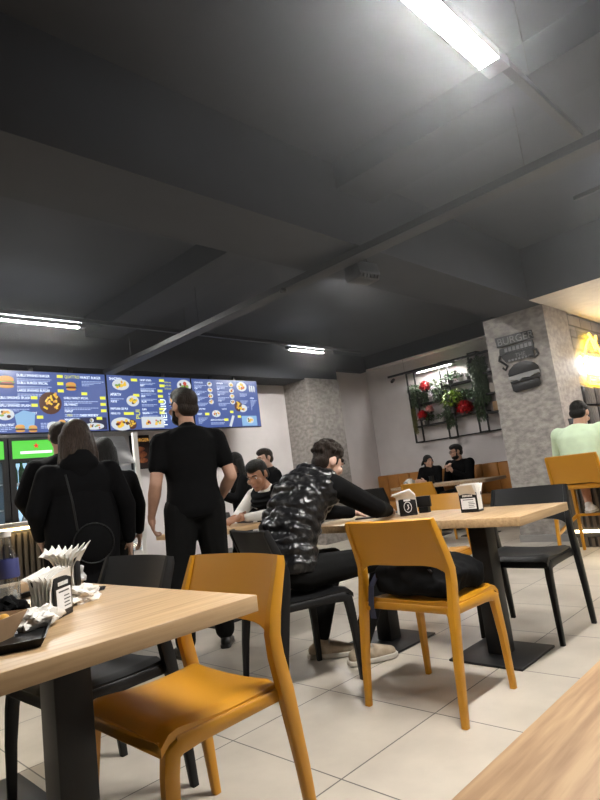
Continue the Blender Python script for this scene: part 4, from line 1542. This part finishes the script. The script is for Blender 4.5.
def person(name, label, loc, yaw, J, skin='skin', s=1.0, hair=('short', 'hairdark'), top=('clothblack', 'long'), legs='pants', shoes='shoeblack', voxel=.010,
           hands=None, vest=None, hood=None, coat=None, beard=False, glasses=False, wid=1.0, dep=1.0, arm=1.0, group=None, brows=True, shorts=False, leg=1.0, hem=-.3, belly=0.0, watch=None, turtleneck=False, seed=1, soles=True):
    t = thing(name, label, 'person', loc, yaw, group)
    J = {k: V(v) for k, v in J.items()}
    J.setdefault('hf', V((0, 1, 0)))
    r, f, u = head_axes(J)
    c = J['head']
    hs = J.get('hs', V((s, 0, 0))).x*1.0
    Rm = Matrix((r, f, u)).transposed()
    # ---- body, one continuous mesh
    b = MB()
    torso(b, J, s, -.012, wid=wid, dep=dep, belly=belly)
    for S in 'LR':
        b.cap(J['sh'+S], J['el'+S], .046*s*arm, .038*s*arm)
        b.cap(J['el'+S], lerp(J['el'+S], J['wr'+S], .35), .038*s*arm, .040*s*arm)
        b.cap(lerp(J['el'+S], J['wr'+S], .3), J['wr'+S], .040*s*arm, .025*s)
        b.cap(J['hip'+S], J['kn'+S], .075*s, .050*s)
        b.cap(J['kn'+S], lerp(J['kn'+S], J['an'+S], .35), .050*s, .052*s)
        b.cap(lerp(J['kn'+S], J['an'+S], .35), J['an'+S], .050*s, .034*s)
    b.cap(J['nec']-V((0, 0, .02)), c-u*.06*hs-f*.015*hs, .058*s, .052*s)
    b.ell(c+u*.028*hs-f*.012*hs, (.074*hs, .094*hs, .090*hs), Rm, 20, 14)
    b.ell(c-u*.030*hs+f*.022*hs, (.060*hs, .070*hs, .080*hs), Rm, 18, 12)
    b.ell(c-u*.090*hs+f*.062*hs, (.028*hs, .022*hs, .020*hs), Rm)
    b.cap(c+f*.090*hs+u*.012*hs, c+f*.103*hs-u*.018*hs, .008*hs, .0115*hs, 8)
    b.ell(c+f*.080*hs+u*.030*hs, (.050*hs, .016*hs, .011*hs), Rm)
    b.ell(c+f*.088*hs-u*.052*hs, (.024*hs, .011*hs, .012*hs), Rm)
    for q in (-1, 1):
        b.ell(c+r*q*.045*hs+f*.066*hs-u*.022*hs, (.022*hs, .02*hs, .022*hs), Rm)
        b.ell(c+r*q*.076*hs-f*.008*hs+u*.002*hs, (.010*hs, .019*hs, .031*hs), Rm, 10, 8)
    hd = hands or {}
    for S in 'LR':
        W_ = J['wr'+S]
        fd = (W_-J['el'+S]).normalized()
        q = hd.get(S, {})
        dr = V(q.get('d', fd))
        n = V(q.get('n', (1 if S == 'L' else -1, 0, 0)))
        sd = V(q.get('t', (0, 1, 0)))
        hand(b, W_+fd*.012*s, dr, n, sd, s, q.get('curl', .5))
    body = b.build('body', M[skin], t, remesh=min(voxel, .0075), smit=2)
    # ---- face parts
    for q in (-1, 1):
        b = MB()
        b.ell(c+f*.0785*hs+r*q*.031*hs+u*.010*hs, (.0115*hs, .0062*hs, .0046*hs), Rm, 10, 8)
        e = b.build('eye', M['eyew'], t, smooth=True)
        b = MB()
        b.ell(c+f*.0840*hs+r*q*.030*hs+u*.010*hs, (.0062*hs, .0030*hs, .0046*hs), Rm, 8, 6)
        b.build('iris', M['eyed'], e, smooth=True)
        if brows:
            b = MB()
            b.tube([c+f*.094*hs+r*q*.012*hs+u*.031*hs, c+f*.092*hs+r*q*.030*hs+u*.036*hs, c+f*.080*hs+r*q*.048*hs+u*.032*hs], .0042*hs, 6)
            b.build('eyebrow', M['brow'], t, smooth=True)
    b = MB()
    b.ell(c+f*.0965*hs-u*.049*hs, (.019*hs, .005*hs, .0045*hs), Rm).ell(c+f*.0955*hs-u*.057*hs, (.017*hs, .005*hs, .005*hs), Rm)
    b.build('lips', M['lip'], t, smooth=True)
    # ---- hair
    if hair:
        hk, hm = hair
        b = MB()
        rn = random.Random(seed)
        if hk in ('short', 'curly', 'undercut'):
            b.ell(c+u*.044*hs-f*.022*hs, (.078*hs, .091*hs, .083*hs), Rm, 20, 14)
            if hk == 'curly':
                for k in range(90):
                    a, z = rn.uniform(0, 6.283), rn.uniform(-.1, 1)
                    q = math.sqrt(max(0, 1-z*z))
                    b.ell(c+u*.050*hs-f*.02*hs+Rm@V((q*math.cos(a)*.083, q*math.sin(a)*.098, z*.088))*hs, .016*hs, None, 7, 5)
            elif hk == 'undercut':
                b.ell(c+u*.085*hs+f*.01*hs, (.066*hs, .09*hs, .050*hs), Rm, 16, 10)
            else:
                b.ell(c+u*.085*hs+f*.015*hs, (.064*hs, .078*hs, .040*hs), Rm, 16, 10)
            b.ell(c-u*.010*hs-f*.052*hs, (.076*hs, .050*hs, .058*hs), Rm, 14, 10)
            for q in (-1, 1):
                b.cap(c+r*q*.071*hs+u*.03*hs+f*.015*hs, c+r*q*.071*hs-u*.005*hs+f*.02*hs, .010*hs, .006*hs, 8)
        else:
            b.ell(c+u*.040*hs-f*.020*hs, (.086*hs, .098*hs, .094*hs), Rm, 20, 14)
            L = {'long': .34, 'mid': .22, 'pony': .06}[hk]
            nl = 16
            for k in range(nl):
                a = math.pi*(1.06+.88*k/(nl-1))
                p = c+(r*math.cos(a)*.075+f*math.sin(a)*.085)*hs+u*.02*hs
                m1 = p-V((0, 0, 1))*L*.5+(r*math.cos(a)*.02-f*.02)*hs+V((rn.uniform(-.01, .01), rn.uniform(-.01, .01), 0))
                e = m1-V((0, 0, 1))*L*rn.uniform(.4, .6)+(r*math.cos(a)*.015-f*.012)*hs+V((rn.uniform(-.015, .015), rn.uniform(-.01, .01), 0))
                b.cap(p, m1, .032*hs, .026*hs, 8)
                b.cap(m1, e, .026*hs, .012*hs, 8)
            if hk == 'pony':
                p = c-f*.11*hs+u*.02*hs
                b.ell(p, .03*hs)
                b.cap(p, p-u*.14*hs-f*.05*hs, .026*hs, .022*hs)
                b.cap(p-u*.14*hs-f*.05*hs, p-u*.28*hs-f*.01*hs, .022*hs, .010*hs)
        b.build('hair', M[hm], t, remesh=.0075, smit=1)
    if beard:
        b = MB()
        b.ell(c-u*.072*hs+f*.030*hs, (.061*hs, .066*hs, .045*hs), Rm, 16, 10)
        for q in (-1, 1):
            b.cap(c+r*q*.062*hs-u*.02*hs+f*.02*hs, c+r*q*.055*hs-u*.07*hs+f*.03*hs, .011*hs, .016*hs, 8)
        b.build('beard', M[hair[1]], t, remesh=.007, smit=1)
    if glasses:
        b = MB()
        for q in (-1, 1):
            pts = [c+f*.099*hs+r*(q*.032+.022*math.cos(a*math.pi/8))*hs+u*(.010+.016*math.sin(a*math.pi/8))*hs for a in range(17)]
            b.tube(pts, .003, 6)
            b.tube([c+f*.098*hs+r*q*.054*hs+u*.012*hs, c+r*q*.082*hs+u*.014*hs], .003, 6)
        b.tube([c+f*.101*hs-r*.01*hs+u*.014*hs, c+f*.101*hs+r*.01*hs+u*.014*hs], .003, 6)
        b.build('glasses', M['blackmetal'], t)
    # ---- clothes
    tm, sl = top
    b = MB()
    torso(b, J, s, .014, lo=hem, wid=wid, dep=dep, belly=belly)
    for S in 'LR':
        sh, el, wr = J['sh'+S], J['el'+S], J['wr'+S]
        b.ell(sh-V((0, 0, .01)), .066*s*arm)
        b.cap(lerp(J['che'], sh, .45)+V((0, 0, .02)), sh, .075*s, .060*s*arm)
        b.cap(J['nec']-V((0, 0, .035)), sh+V((0, 0, .01)), .058*s, .052*s)
        if sl == 'short':
            b.cap(sh, lerp(sh, el, .58), .063*s*arm, .058*s*arm)
        else:
            b.cap(sh, el, .064*s*arm, .053*s*arm)
            b.cap(el, lerp(el, wr, .93), .052*s*arm, .036*s*arm)
    b.cap(J['nec']-V((0, 0, .05)), J['nec']+V((0, 0, -.015 if not turtleneck else .05)), .072*s, .062*s)
    tp = b.build('jacket' if (coat or sl == 'jacket') else 'shirt', M[tm], t, remesh=voxel, smit=5)
    if coat:
        b = MB()
        z0, flare = coat
        rh = (J['hipR']-J['hipL']).normalized()
        ff = V((0, 0, 1)).cross(rh)
        rings = []
        for k in range(8):
            z = lerp(J['che'].z-.05, z0, k/7)
            p = V((J['pel'].x, J['pel'].y, z)) if k > 2 else lerp(J['che'], J['pel'], k/3)
            p = V((p.x, p.y, z))
            W_ = (.178+.02*math.sin(k*.9)+flare*k/7)*s*wid
            D_ = (.132+flare*.6*k/7)*s*dep
            rings.append([p+rh*(W_*math.cos(2*math.pi*j/32))+ff*(D_*math.sin(2*math.pi*j/32)*(1+.03*math.sin(j*2.2))) for j in range(32)])
        b.loft(rings)
        b.build('coat_skirt', M[tm], t, remesh=voxel, smit=4)
    if hood:
        b = MB()
        p = J['nec']-f*.075*s
        b.ell(p-V((0, 0, .03)), (.135*s, .085*s, .085*s), Rm, 18, 12)
        b.ell(p+f*.03*s+V((0, 0, .03)), (.10*s, .085*s, .055*s), Rm, 16, 10)
        b.ell(p-f*.03*s-V((0, 0, .09)), (.08*s, .05*s, .07*s), Rm, 16, 10)
        b.build('hood', M[hood], t, remesh=voxel, smit=4)
    if vest:
        b = MB()
        vm, puffy = vest
        pel, wai, che, nec = J['pel'], J['wai'], J['che'], J['nec']
        rs = (J['shR']-J['shL']).normalized()
        rh = (J['hipR']-J['hipL']).normalized()
        path = [pel-(wai-pel)*.25, pel, wai, che, lerp(che, nec, .9)]
        Ls = [0]
        for a, q in zip(path, path[1:]):
            Ls.append(Ls[-1]+(q-a).length)
        n = 9 if puffy else 14
        if puffy:
            torso(b, J, s, .022, lo=-.6, hi=.97, wid=wid, dep=dep)
        for k in range(n):
            d = Ls[-1]*(k+.4)/n
            i = max(j for j in range(len(Ls)-1) if Ls[j] <= d)
            q = (d-Ls[i])/(Ls[i+1]-Ls[i])
            p = lerp(path[i], path[i+1], q)
            ax = (path[i+1]-path[i]).normalized()
            kk = d/Ls[-1]
            rr = lerp(rh, rs, kk)
            rr = (rr-ax*rr.dot(ax)).normalized()
            fd = ax.cross(rr)
            wq = (.182 if kk < .86 else lerp(.182, .13, (kk-.86)/.14))*s*wid
            dq = (.150 if kk < .9 else .130)*s*dep
            th = Ls[-1]/n*(.80 if puffy else .9)
            if not puffy:
                b.ell(p, (wq+.026, dq+.020, th), Matrix((rr, fd, ax)).transposed(), 26, 12)
                continue
            rn = random.Random(40+k)
            b.ell(p, (wq-.01, dq-.01, th*1.25), Matrix((rr, fd, ax)).transposed(), 26, 12)
            m_ = 13
            for j in range(m_):
                an = 2*math.pi*(j+rn.uniform(-.25, .25))/m_
                o = p+rr*(wq*.90*math.cos(an))+fd*(dq*.88*math.sin(an))+ax*rn.uniform(-.008, .008)
                tn = (-rr*math.sin(an)*wq+fd*math.cos(an)*dq).normalized()
                nn = tn.cross(ax)
                b.ell(o, (.062*rn.uniform(.9, 1.25), .036*rn.uniform(.85, 1.15), th*rn.uniform(.62, .8)), Matrix((tn, nn, (ax+tn*rn.uniform(-.25, .25)).normalized())).transposed(), 12, 8)
        for S in 'LR':
            b.ell(lerp(J['che'], J['sh'+S], .80), (.098 if puffy else .078)*s)
            b.ell(lerp(nec, J['sh'+S], .55), (.088 if puffy else .068)*s)
        if puffy:
            for k in range(9):
                a = 2*math.pi*k/9
                b.ell(nec+r*(.078*math.cos(a))*s+f*(.070*math.sin(a)-.012)*s+V((0, 0, .018)), (.042*s, .034*s, .052*s), None, 10, 8)
        if puffy:
            b.ell(nec-f*.085*s-V((0, 0, .035)), (.125*s, .06*s, .07*s), Rm, 16, 10)
        vo = b.build('quilted_vest' if puffy else 'vest', M[vm], t, remesh=.008, smit=3 if puffy else 4)
        if puffy:
            for v in vo.data.vertices:
                q = v.co
                v.co = q+v.normal*(.007*noise.noise(V((q.x*16, q.y*16, q.z*34)))+.004*noise.noise(q*48))
    b = MB()
    torso(b, J, s, .010, hi=.35, wid=min(wid, 1.05), dep=dep)
    for S in 'LR':
        b.cap(J['hip'+S], J['kn'+S], .094*s*leg, .066*s*leg)
        if not shorts:
            b.cap(J['kn'+S], lerp(J['kn'+S], J['an'+S], .94), .066*s*leg, .052*s*leg)
    b.build('shorts' if shorts else 'trousers', M[legs], t, remesh=voxel, smit=4)
    for S in 'LR':
        an = J['an'+S]
        fd = V(J.get('ft'+S, J.get('ft', V((0, 1, 0)))))
        fd.normalize()
        dn = V(J.get('fd', V((0, 0, -1))))
        zf = -.085*s
        s0 = s
        s = s*(1.16 if shoes == 'shoebeige' else 1)
        zf = -.085*s
        b = MB()
        b.cap(an+V((0, 0, -.005)), an+V((0, 0, -.045))*s, .040*s, .038*s)
        b.cap(an-fd*.035*s+V((0, 0, -.050*s)), an+fd*.05*s+V((0, 0, -.045*s)), .034*s, .040*s)
        b.cap(an+fd*.05*s+V((0, 0, -.045*s)), an+fd*.145*s+V((0, 0, -.058*s)), .041*s, .027*s)
        so = b.build('shoe', M[shoes], t, remesh=.007, smit=2)
        if soles:
            b = MB()
            sd = V((fd.y, -fd.x, 0))
            prof = [(-.075, -.022), (-.06, -.034), (0, -.036), (.09, -.044), (.15, -.036), (.18, -.012), (.18, .012), (.15, .036), (.09, .044), (0, .036), (-.06, .034), (-.075, .022)]
            b.prism([(a*s, q*s) for a, q in prof], an+V((0, 0, zf)), fd, sd, V((0, 0, 1)), .022*s)
            b.build('sole', M['sole' if shoes != 'shoeblack' else 'shoeblack'], so, bevel=.005)
        if shoes in ('shoebeige', 'shoewhite'):
            b = MB()
            sd = V((fd.y, -fd.x, 0))
            for k in range(4):
                q = an+fd*(.045+.022*k)*s+V((0, 0, -.006-.012*k))*s
                b.tube([q-sd*.026*s-V((0, 0, .012)), q+V((0, 0, .003)), q+sd*.026*s-V((0, 0, .012))], .005*s, 6)
            b.build('laces', M['sole'], so)
        s = s0
    return t, J

def J_(s, sw=1.0, **kw):
    J = default_joints(s, sw)
    J.update({k: V(v) for k, v in kw.items()})
    return J

# 1 standing man in black T-shirt, seen from behind, head turned to his left
s = .985
J = J_(s, 1.08, elL=(-.245, -.05, 1.10), wrL=(-.275, .07, .90), elR=(.255, -.05, 1.10), wrR=(.19, .16, .93), hf=(-.45, .9, .05), head=(-.005, .03, 1.60), hs=(1.06, 0, 0),
       anL=(-.15, -.05, .085), anR=(.13, .06, .085), knL=(-.135, .0, .50), knR=(.12, .06, .5), ftL=(-.3, .95, 0), ftR=(.35, .94, 0))
person('person', 'standing man in a black T-shirt and black trousers, seen from behind before the screens', (2.228, 3.245, 0), R(-24), J, s=s, hair=('undercut', 'hairdark'), top=('clothblack', 'short'), beard=True, wid=1.06, dep=1.05, arm=1.1, leg=1.28, belly=.01, hem=-1.0,
       hands={'L': dict(d=(.1, .35, -.93), n=(1, 0, 0), curl=.9), 'R': dict(d=(-.6, .6, -.5), n=(0, -1, 0), t=(0, 0, 1), curl=.9)}, seed=1)

# 2 woman with loose hair in a long black coat
s = .885
J = J_(s, 1.18, elL=(-.265, -.03, 1.02), wrL=(-.235, .10, .86), elR=(.275, -.02, 1.0), wrR=(.29, .03, .77), hf=(.1, 1, 0), ft=(0, 1, 0), hs=(1.04, 0, 0))
person('person', 'woman with loose brown hair in a long black hooded coat, back to camera', (1.62, 3.60, 0), R(-14), J, s=s, skin='skin3', hair=('mid', 'hairbrown'), top=('coatblack', 'jacket'), coat=(.42, .05), hood='coatblack', wid=1.22, dep=1.3, arm=1.35, voxel=.011, seed=2)

# 3 man in black jacket at the counter
s = .965
J = J_(s, 1.12, elL=(-.29, -.02, 1.12), wrL=(-.20, .18, 1.0), hf=(.2, 1, 0))
person('person', 'man in a black collared jacket at the counter, half hidden behind the coated woman', (1.86, 4.42, 0), R(-8), J, s=s, hair=('short', 'hairdark'), top=('coatblack', 'jacket'), wid=1.15, dep=1.15, arm=1.25, voxel=.012, hem=-1.0, seed=3)

# 4 girl with long straight black hair
s = .855
J = J_(s, 1.05, hf=(.1, 1, 0))
person('person', 'girl with long straight black hair in dark clothes, right of the woman in the coat', (2.005, 4.00, 0), R(-12), J, s=s, hair=('long', 'hairblack'), top=('coatblack', 'jacket'), wid=1.05, dep=1.1, arm=1.2, voxel=.012, hem=-1.0, seed=4)

# 5 seated man, white sleeves, dark vest; local +Y faces the table (world -X)
s = .97
J = dict(pel=(0, -.10, .53), wai=(0, -.06, .67), che=(0, .02, .85), nec=(0, .06, .985), head=(.02, .15, 1.10),
         shL=(-.185, .05, .935), shR=(.185, .05, .935), elL=(-.24, .25, .775), elR=(.23, .22, .775), wrL=(-.07, .47, .775), wrR=(.0, .42, .785),
         hipL=(-.09, -.08, .535), hipR=(.09, -.08, .535), knL=(-.14, .34, .50), knR=(.14, .34, .50), anL=(-.13, .28, .085), anR=(.13, .30, .085), hf=(-.12, .92, -.38), hs=(1.08, 0, 0))
J = {k: V(v) for k, v in J.items()}
person('person', 'seated man with white sleeves, dark vest and black hair, leaning on the oak table', (3.40, 3.76, 0), R(90+8), J, s=s, skin='skin2', hair=('undercut', 'hairblack'), top=('whitecloth', 'long'), vest=('clothblack', False), voxel=.0095, wid=1.0, turtleneck=False,
       hands={'L': dict(d=(.35, .9, 0), n=(.6, -.2, -.7), t=(.3, 0, 1), curl=.9), 'R': dict(d=(-.35, .9, .1), n=(-.6, -.2, -.6), t=(-.3, 0, 1), curl=.9)}, seed=5)

cr = MB()
pp = lerp(J['shL'], J['elL'], .36)
nn = V((-.86, -.35, .25)).normalized()
for k in range(9):
    a = k*2*math.pi/8
    cr.ell(pp+nn*.0655+V((0, .022*math.cos(a), .026*math.sin(a)))*(0 if k == 8 else 1), (.006, .010, .010), None, 8, 6)
vm_ = [o for o in COL.objects if o.get('label', '').startswith('seated man with white sleeves')][0]
cr.build('sleeve_crest', M['redpatch'], vm_, smooth=True)

# 6 person in the quilted vest, leaning over the table; local +Y faces the table (world +X)
s = .97
def wl(x, y, z, o=(2.06, 2.34), h=R(-90-12)):
    dx, dy = x-o[0], y-o[1]
    return V((dx*math.cos(-h)-dy*math.sin(-h), dx*math.sin(-h)+dy*math.cos(-h), z))
def wd(x, y, z, h=R(-90-12)):
    return V((x*math.cos(-h)-y*math.sin(-h), x*math.sin(-h)+y*math.cos(-h), z))
J = dict(pel=wl(2.07, 2.31, .57), wai=wl(2.09, 2.335, .69), che=wl(2.21, 2.32, .88), nec=wl(2.36, 2.31, 1.0), head=wl(2.49, 2.315, 1.085),
         shL=wl(2.36, 2.50, .955), shR=wl(2.30, 2.13, .955), elL=wl(2.64, 2.62, .80), elR=wl(2.57, 2.07, .80), wrL=wl(2.83, 2.46, .765), wrR=wl(2.80, 2.16, .765),
         hipL=wl(2.10, 2.40, .535), hipR=wl(2.08, 2.22, .535), knL=wl(2.54, 2.42, .53), knR=wl(2.60, 2.07, .53), anL=wl(2.40, 2.47, .10), anR=wl(2.41, 2.18, .10), hf=wd(.9, -.25, -.5))
J['ftL'] = wd(.62, -.78, 0)
J['ftR'] = wd(.85, -.5, 0)
person('person', 'seated person in a glossy black quilted vest and beige shoes, bent over the table', (2.092, 2.305, 0), R(-90-12), J, s=s, skin='skin3', hair=('curly', 'hairdark'), top=('clothblack', 'long'), shoes='shoebeige', vest=('puffer', True), voxel=.0095, wid=1.0, dep=.93, arm=1.12,
       hands={'L': dict(d=wd(.6, -.8, -.1), n=(0, 0, -1), t=wd(-.8, -.6, 0), curl=.4), 'R': dict(d=wd(.8, .55, -.1), n=(0, 0, -1), t=wd(-.5, .8, 0), curl=.4)}, seed=6)

# 7 girl standing at the back with a menu card
s = .785
J = J_(s, 1.0, hs=(.93, 0, 0), hf=(-.3, .9, -.25), elL=(-.21, .08, .91), wrL=(-.14, .27, 1.0), elR=(.19, .08, .91), wrR=(.03, .28, .99), head=(-.01, .05, 1.262))
person('person', 'girl with long black hair in dark top and jeans, holding a tan card', (3.76, 4.62, 0), R(60), J, s=s, skin='skin', hair=('long', 'hairblack'), top=('clothblack', 'long'), legs='denim', voxel=.012, wid=1.0, arm=1.15, hem=-.3,
       hands={'L': dict(d=(.4, .8, .3), n=(1, 0, 0), t=(0, 0, 1), curl=.8), 'R': dict(d=(-.5, .8, .2), n=(-1, 0, 0), t=(0, 0, 1), curl=.8)}, seed=7)
cd = MB()
cd.box((-.10, -.004, -.15), (.10, .004, .15))
cdo = cd.build('menu_card', M['card'], loc=(3.47, 4.76, 1.12))
cdo.rotation_euler = (R(8), 0, R(40))
tag(cdo, 'plain tan card held up by the girl at the back', 'card')

# 8 boy standing at the back
s = .805
J = J_(s, 1.02, hf=(-.15, 1, -.15), head=(0, .04, 1.30), hs=(.92, 0, 0))
person('person', 'boy with short dark hair in a black top, standing behind the white sleeved man', (4.30, 4.76, 0), R(72), J, s=s, skin='skin3', hair=('undercut', 'hairdark'), top=('clothblack', 'long'), voxel=.012, wid=1.05, arm=1.1, seed=8)

# 9, 10 couple on the bench; local +Y faces into the room (world -X)
def sit(head, hf, **k):
    J = dict(pel=(0, -.02, .54), wai=(0, 0, .68), che=(0, .02, .87), nec=(0, .03, 1.005), head=head,
             shL=(-.17, .03, .955), shR=(.17, .03, .955), elL=(-.21, .14, .72), elR=(.21, .14, .72), wrL=(-.10, .36, .77), wrR=(.10, .36, .77),
             hipL=(-.09, 0, .52), hipR=(.09, 0, .52), knL=(-.12, .42, .51), knR=(.12, .42, .51), anL=(-.12, .40, .085), anR=(.12, .40, .085), hf=hf)
    J.update(k)
    return {a: V(b_) for a, b_ in J.items()}
s = .93
J = sit((0, .05, 1.09), (-.85, .5, 0))
J = {k: (v if k == 'hf' else V((v.x*.94, v.y, v.z*(.97 if v.z > .6 else 1)))) for k, v in J.items()}
person('person', 'woman with dark tied back hair in black, seated on the tan bench', (8.28, 5.22, 0), R(90), J, s=.9, skin='skin', hair=('pony', 'hairblack'), top=('clothblack', 'long'), voxel=.011, turtleneck=True, seed=9,
       hands={'L': dict(d=(.5, .8, .2), n=(1, 0, 0), t=(0, 0, 1), curl=.8), 'R': dict(d=(-.5, .8, .2), n=(-1, 0, 0), t=(0, 0, 1), curl=.8)})
J = sit((.0, .08, 1.15), (.6, .8, -.12), nec=(0, .05, 1.02), shL=(-.19, .04, .97), shR=(.19, .04, .97), wrL=(-.04, .30, .86), wrR=(.06, .30, .88))
person('person', 'man with glasses and beard in a black jacket on the tan bench, hands raised', (8.28, 4.66, 0), R(84), J, s=1.0, skin='skin', hair=('undercut', 'hairblack'), top=('clothblack', 'long'), beard=True, glasses=True, voxel=.011, wid=1.1, arm=1.15, seed=10,
       hands={'L': dict(d=(.5, .4, .8), n=(1, 0, 0), t=(0, -.3, 1), curl=.9), 'R': dict(d=(-.5, .4, .8), n=(-1, 0, 0), t=(0, -.3, 1), curl=.9)})
cp = MB()
cp.lathe([(.001, 0), (.030, 0), (.038, .10), (.034, .10), (.028, .01), (.001, .01)], seg=14)
tag(cp.build('paper_cup', M['paper'], smooth=True, loc=(7.22, 4.95, .7355)), 'white cup on the brown table before the woman on the bench', 'cup')
crumple('crumpled_wrap', 'pale crumpled wrapper on the brown table before the bench couple', 'wrap', (7.30, 5.02, .7355), (.09, .07, .06), M['foil'], 15, .2, .4, sub=3)
gl = MB()
gl.lathe([(.001, 0), (.035, 0), (.035, .11), (.031, .11), (.031, .01), (.001, .01)], seg=14)
tag(gl.build('dark_cup', M['black'], smooth=True, loc=(7.2, 5.06-.5, .7355)), 'dark cup on the brown table before the man on the bench', 'cup')

# 11 person in mint shirt on the bar stool; local +Y faces the snack bar (world +X)
s = .95
J = dict(pel=(0, -.03, .775), wai=(0, -.03, .89), che=(0, .02, 1.05), nec=(0, .07, 1.185), head=(.01, .13, 1.30),
         shL=(-.19, .05, 1.125), shR=(.19, .05, 1.125), elL=(-.26, .14, .90), elR=(.25, .14, .90), wrL=(-.20, .34, 1.10), wrR=(.15, .34, 1.10),
         hipL=(-.09, -.01, .745), hipR=(.09, -.01, .745), knL=(-.12, .28, .70), knR=(.12, .28, .70), anL=(-.08, .24, .445), anR=(.12, .24, .445), hf=(0, .9, -.4))
J['knL'] = V((-.13, .29, .72))
J['anL'] = V((-.07, .145, .445))
J['anR'] = V((.10, .145, .445))
J['hs'] = V((1.04, 0, 0))
person('person', 'person in a mint green shirt sitting on the bar stool, back to camera', (5.70, 1.955, 0), R(-90), J, s=s, skin='skin', hair=('short', 'hairblack'), top=('mint', 'long'), legs='denim', shorts=True, shoes='shoewhite', voxel=.010, wid=1.15, dep=1.1, arm=1.25, hem=-.6, seed=11,
       hands={'L': dict(d=(.5, .5, .7), n=(1, 0, 0), t=(0, -.3, 1), curl=.9), 'R': dict(d=(-.5, .5, .7), n=(-1, 0, 0), t=(0, -.3, 1), curl=.9)})
ph = thing('phone', 'dark phone held up by the person in the mint shirt', 'phone', (6.06, 2.10, 1.17), R(-60))
b = MB()
b.box((-.036, -.004, -.02), (.036, .004, .12), Euler((R(-20), 0, 0)))
b.build('phone_body', M['blackmetal'], ph, bevel=.002)

# small round crossbody bag of the woman in the coat
hb = thing('handbag', 'small round black bag hanging at the back of the woman in the long coat', 'handbag', (1.57, 3.36, .80), R(-14))
b = MB()
b.ell((0, 0, 0), (.12, .045, .12), None, 24, 14)
b.build('bag_body', M['clothblack'], hb, smooth=True)
b = MB()
b.tube([(-.085, -.01, .085), (-.10, .0, .25), (-.12, .06, .42)], .006, 6)
b.build('strap', M['black'], hb)
b = MB()
pts = [V((.115*math.cos(a), -.02, .115*math.sin(a))) for a in [k*math.pi/16 for k in range(33)]]
b.tube(pts, .004, 6)
b.build('zip', M['blackmetal'], hb)
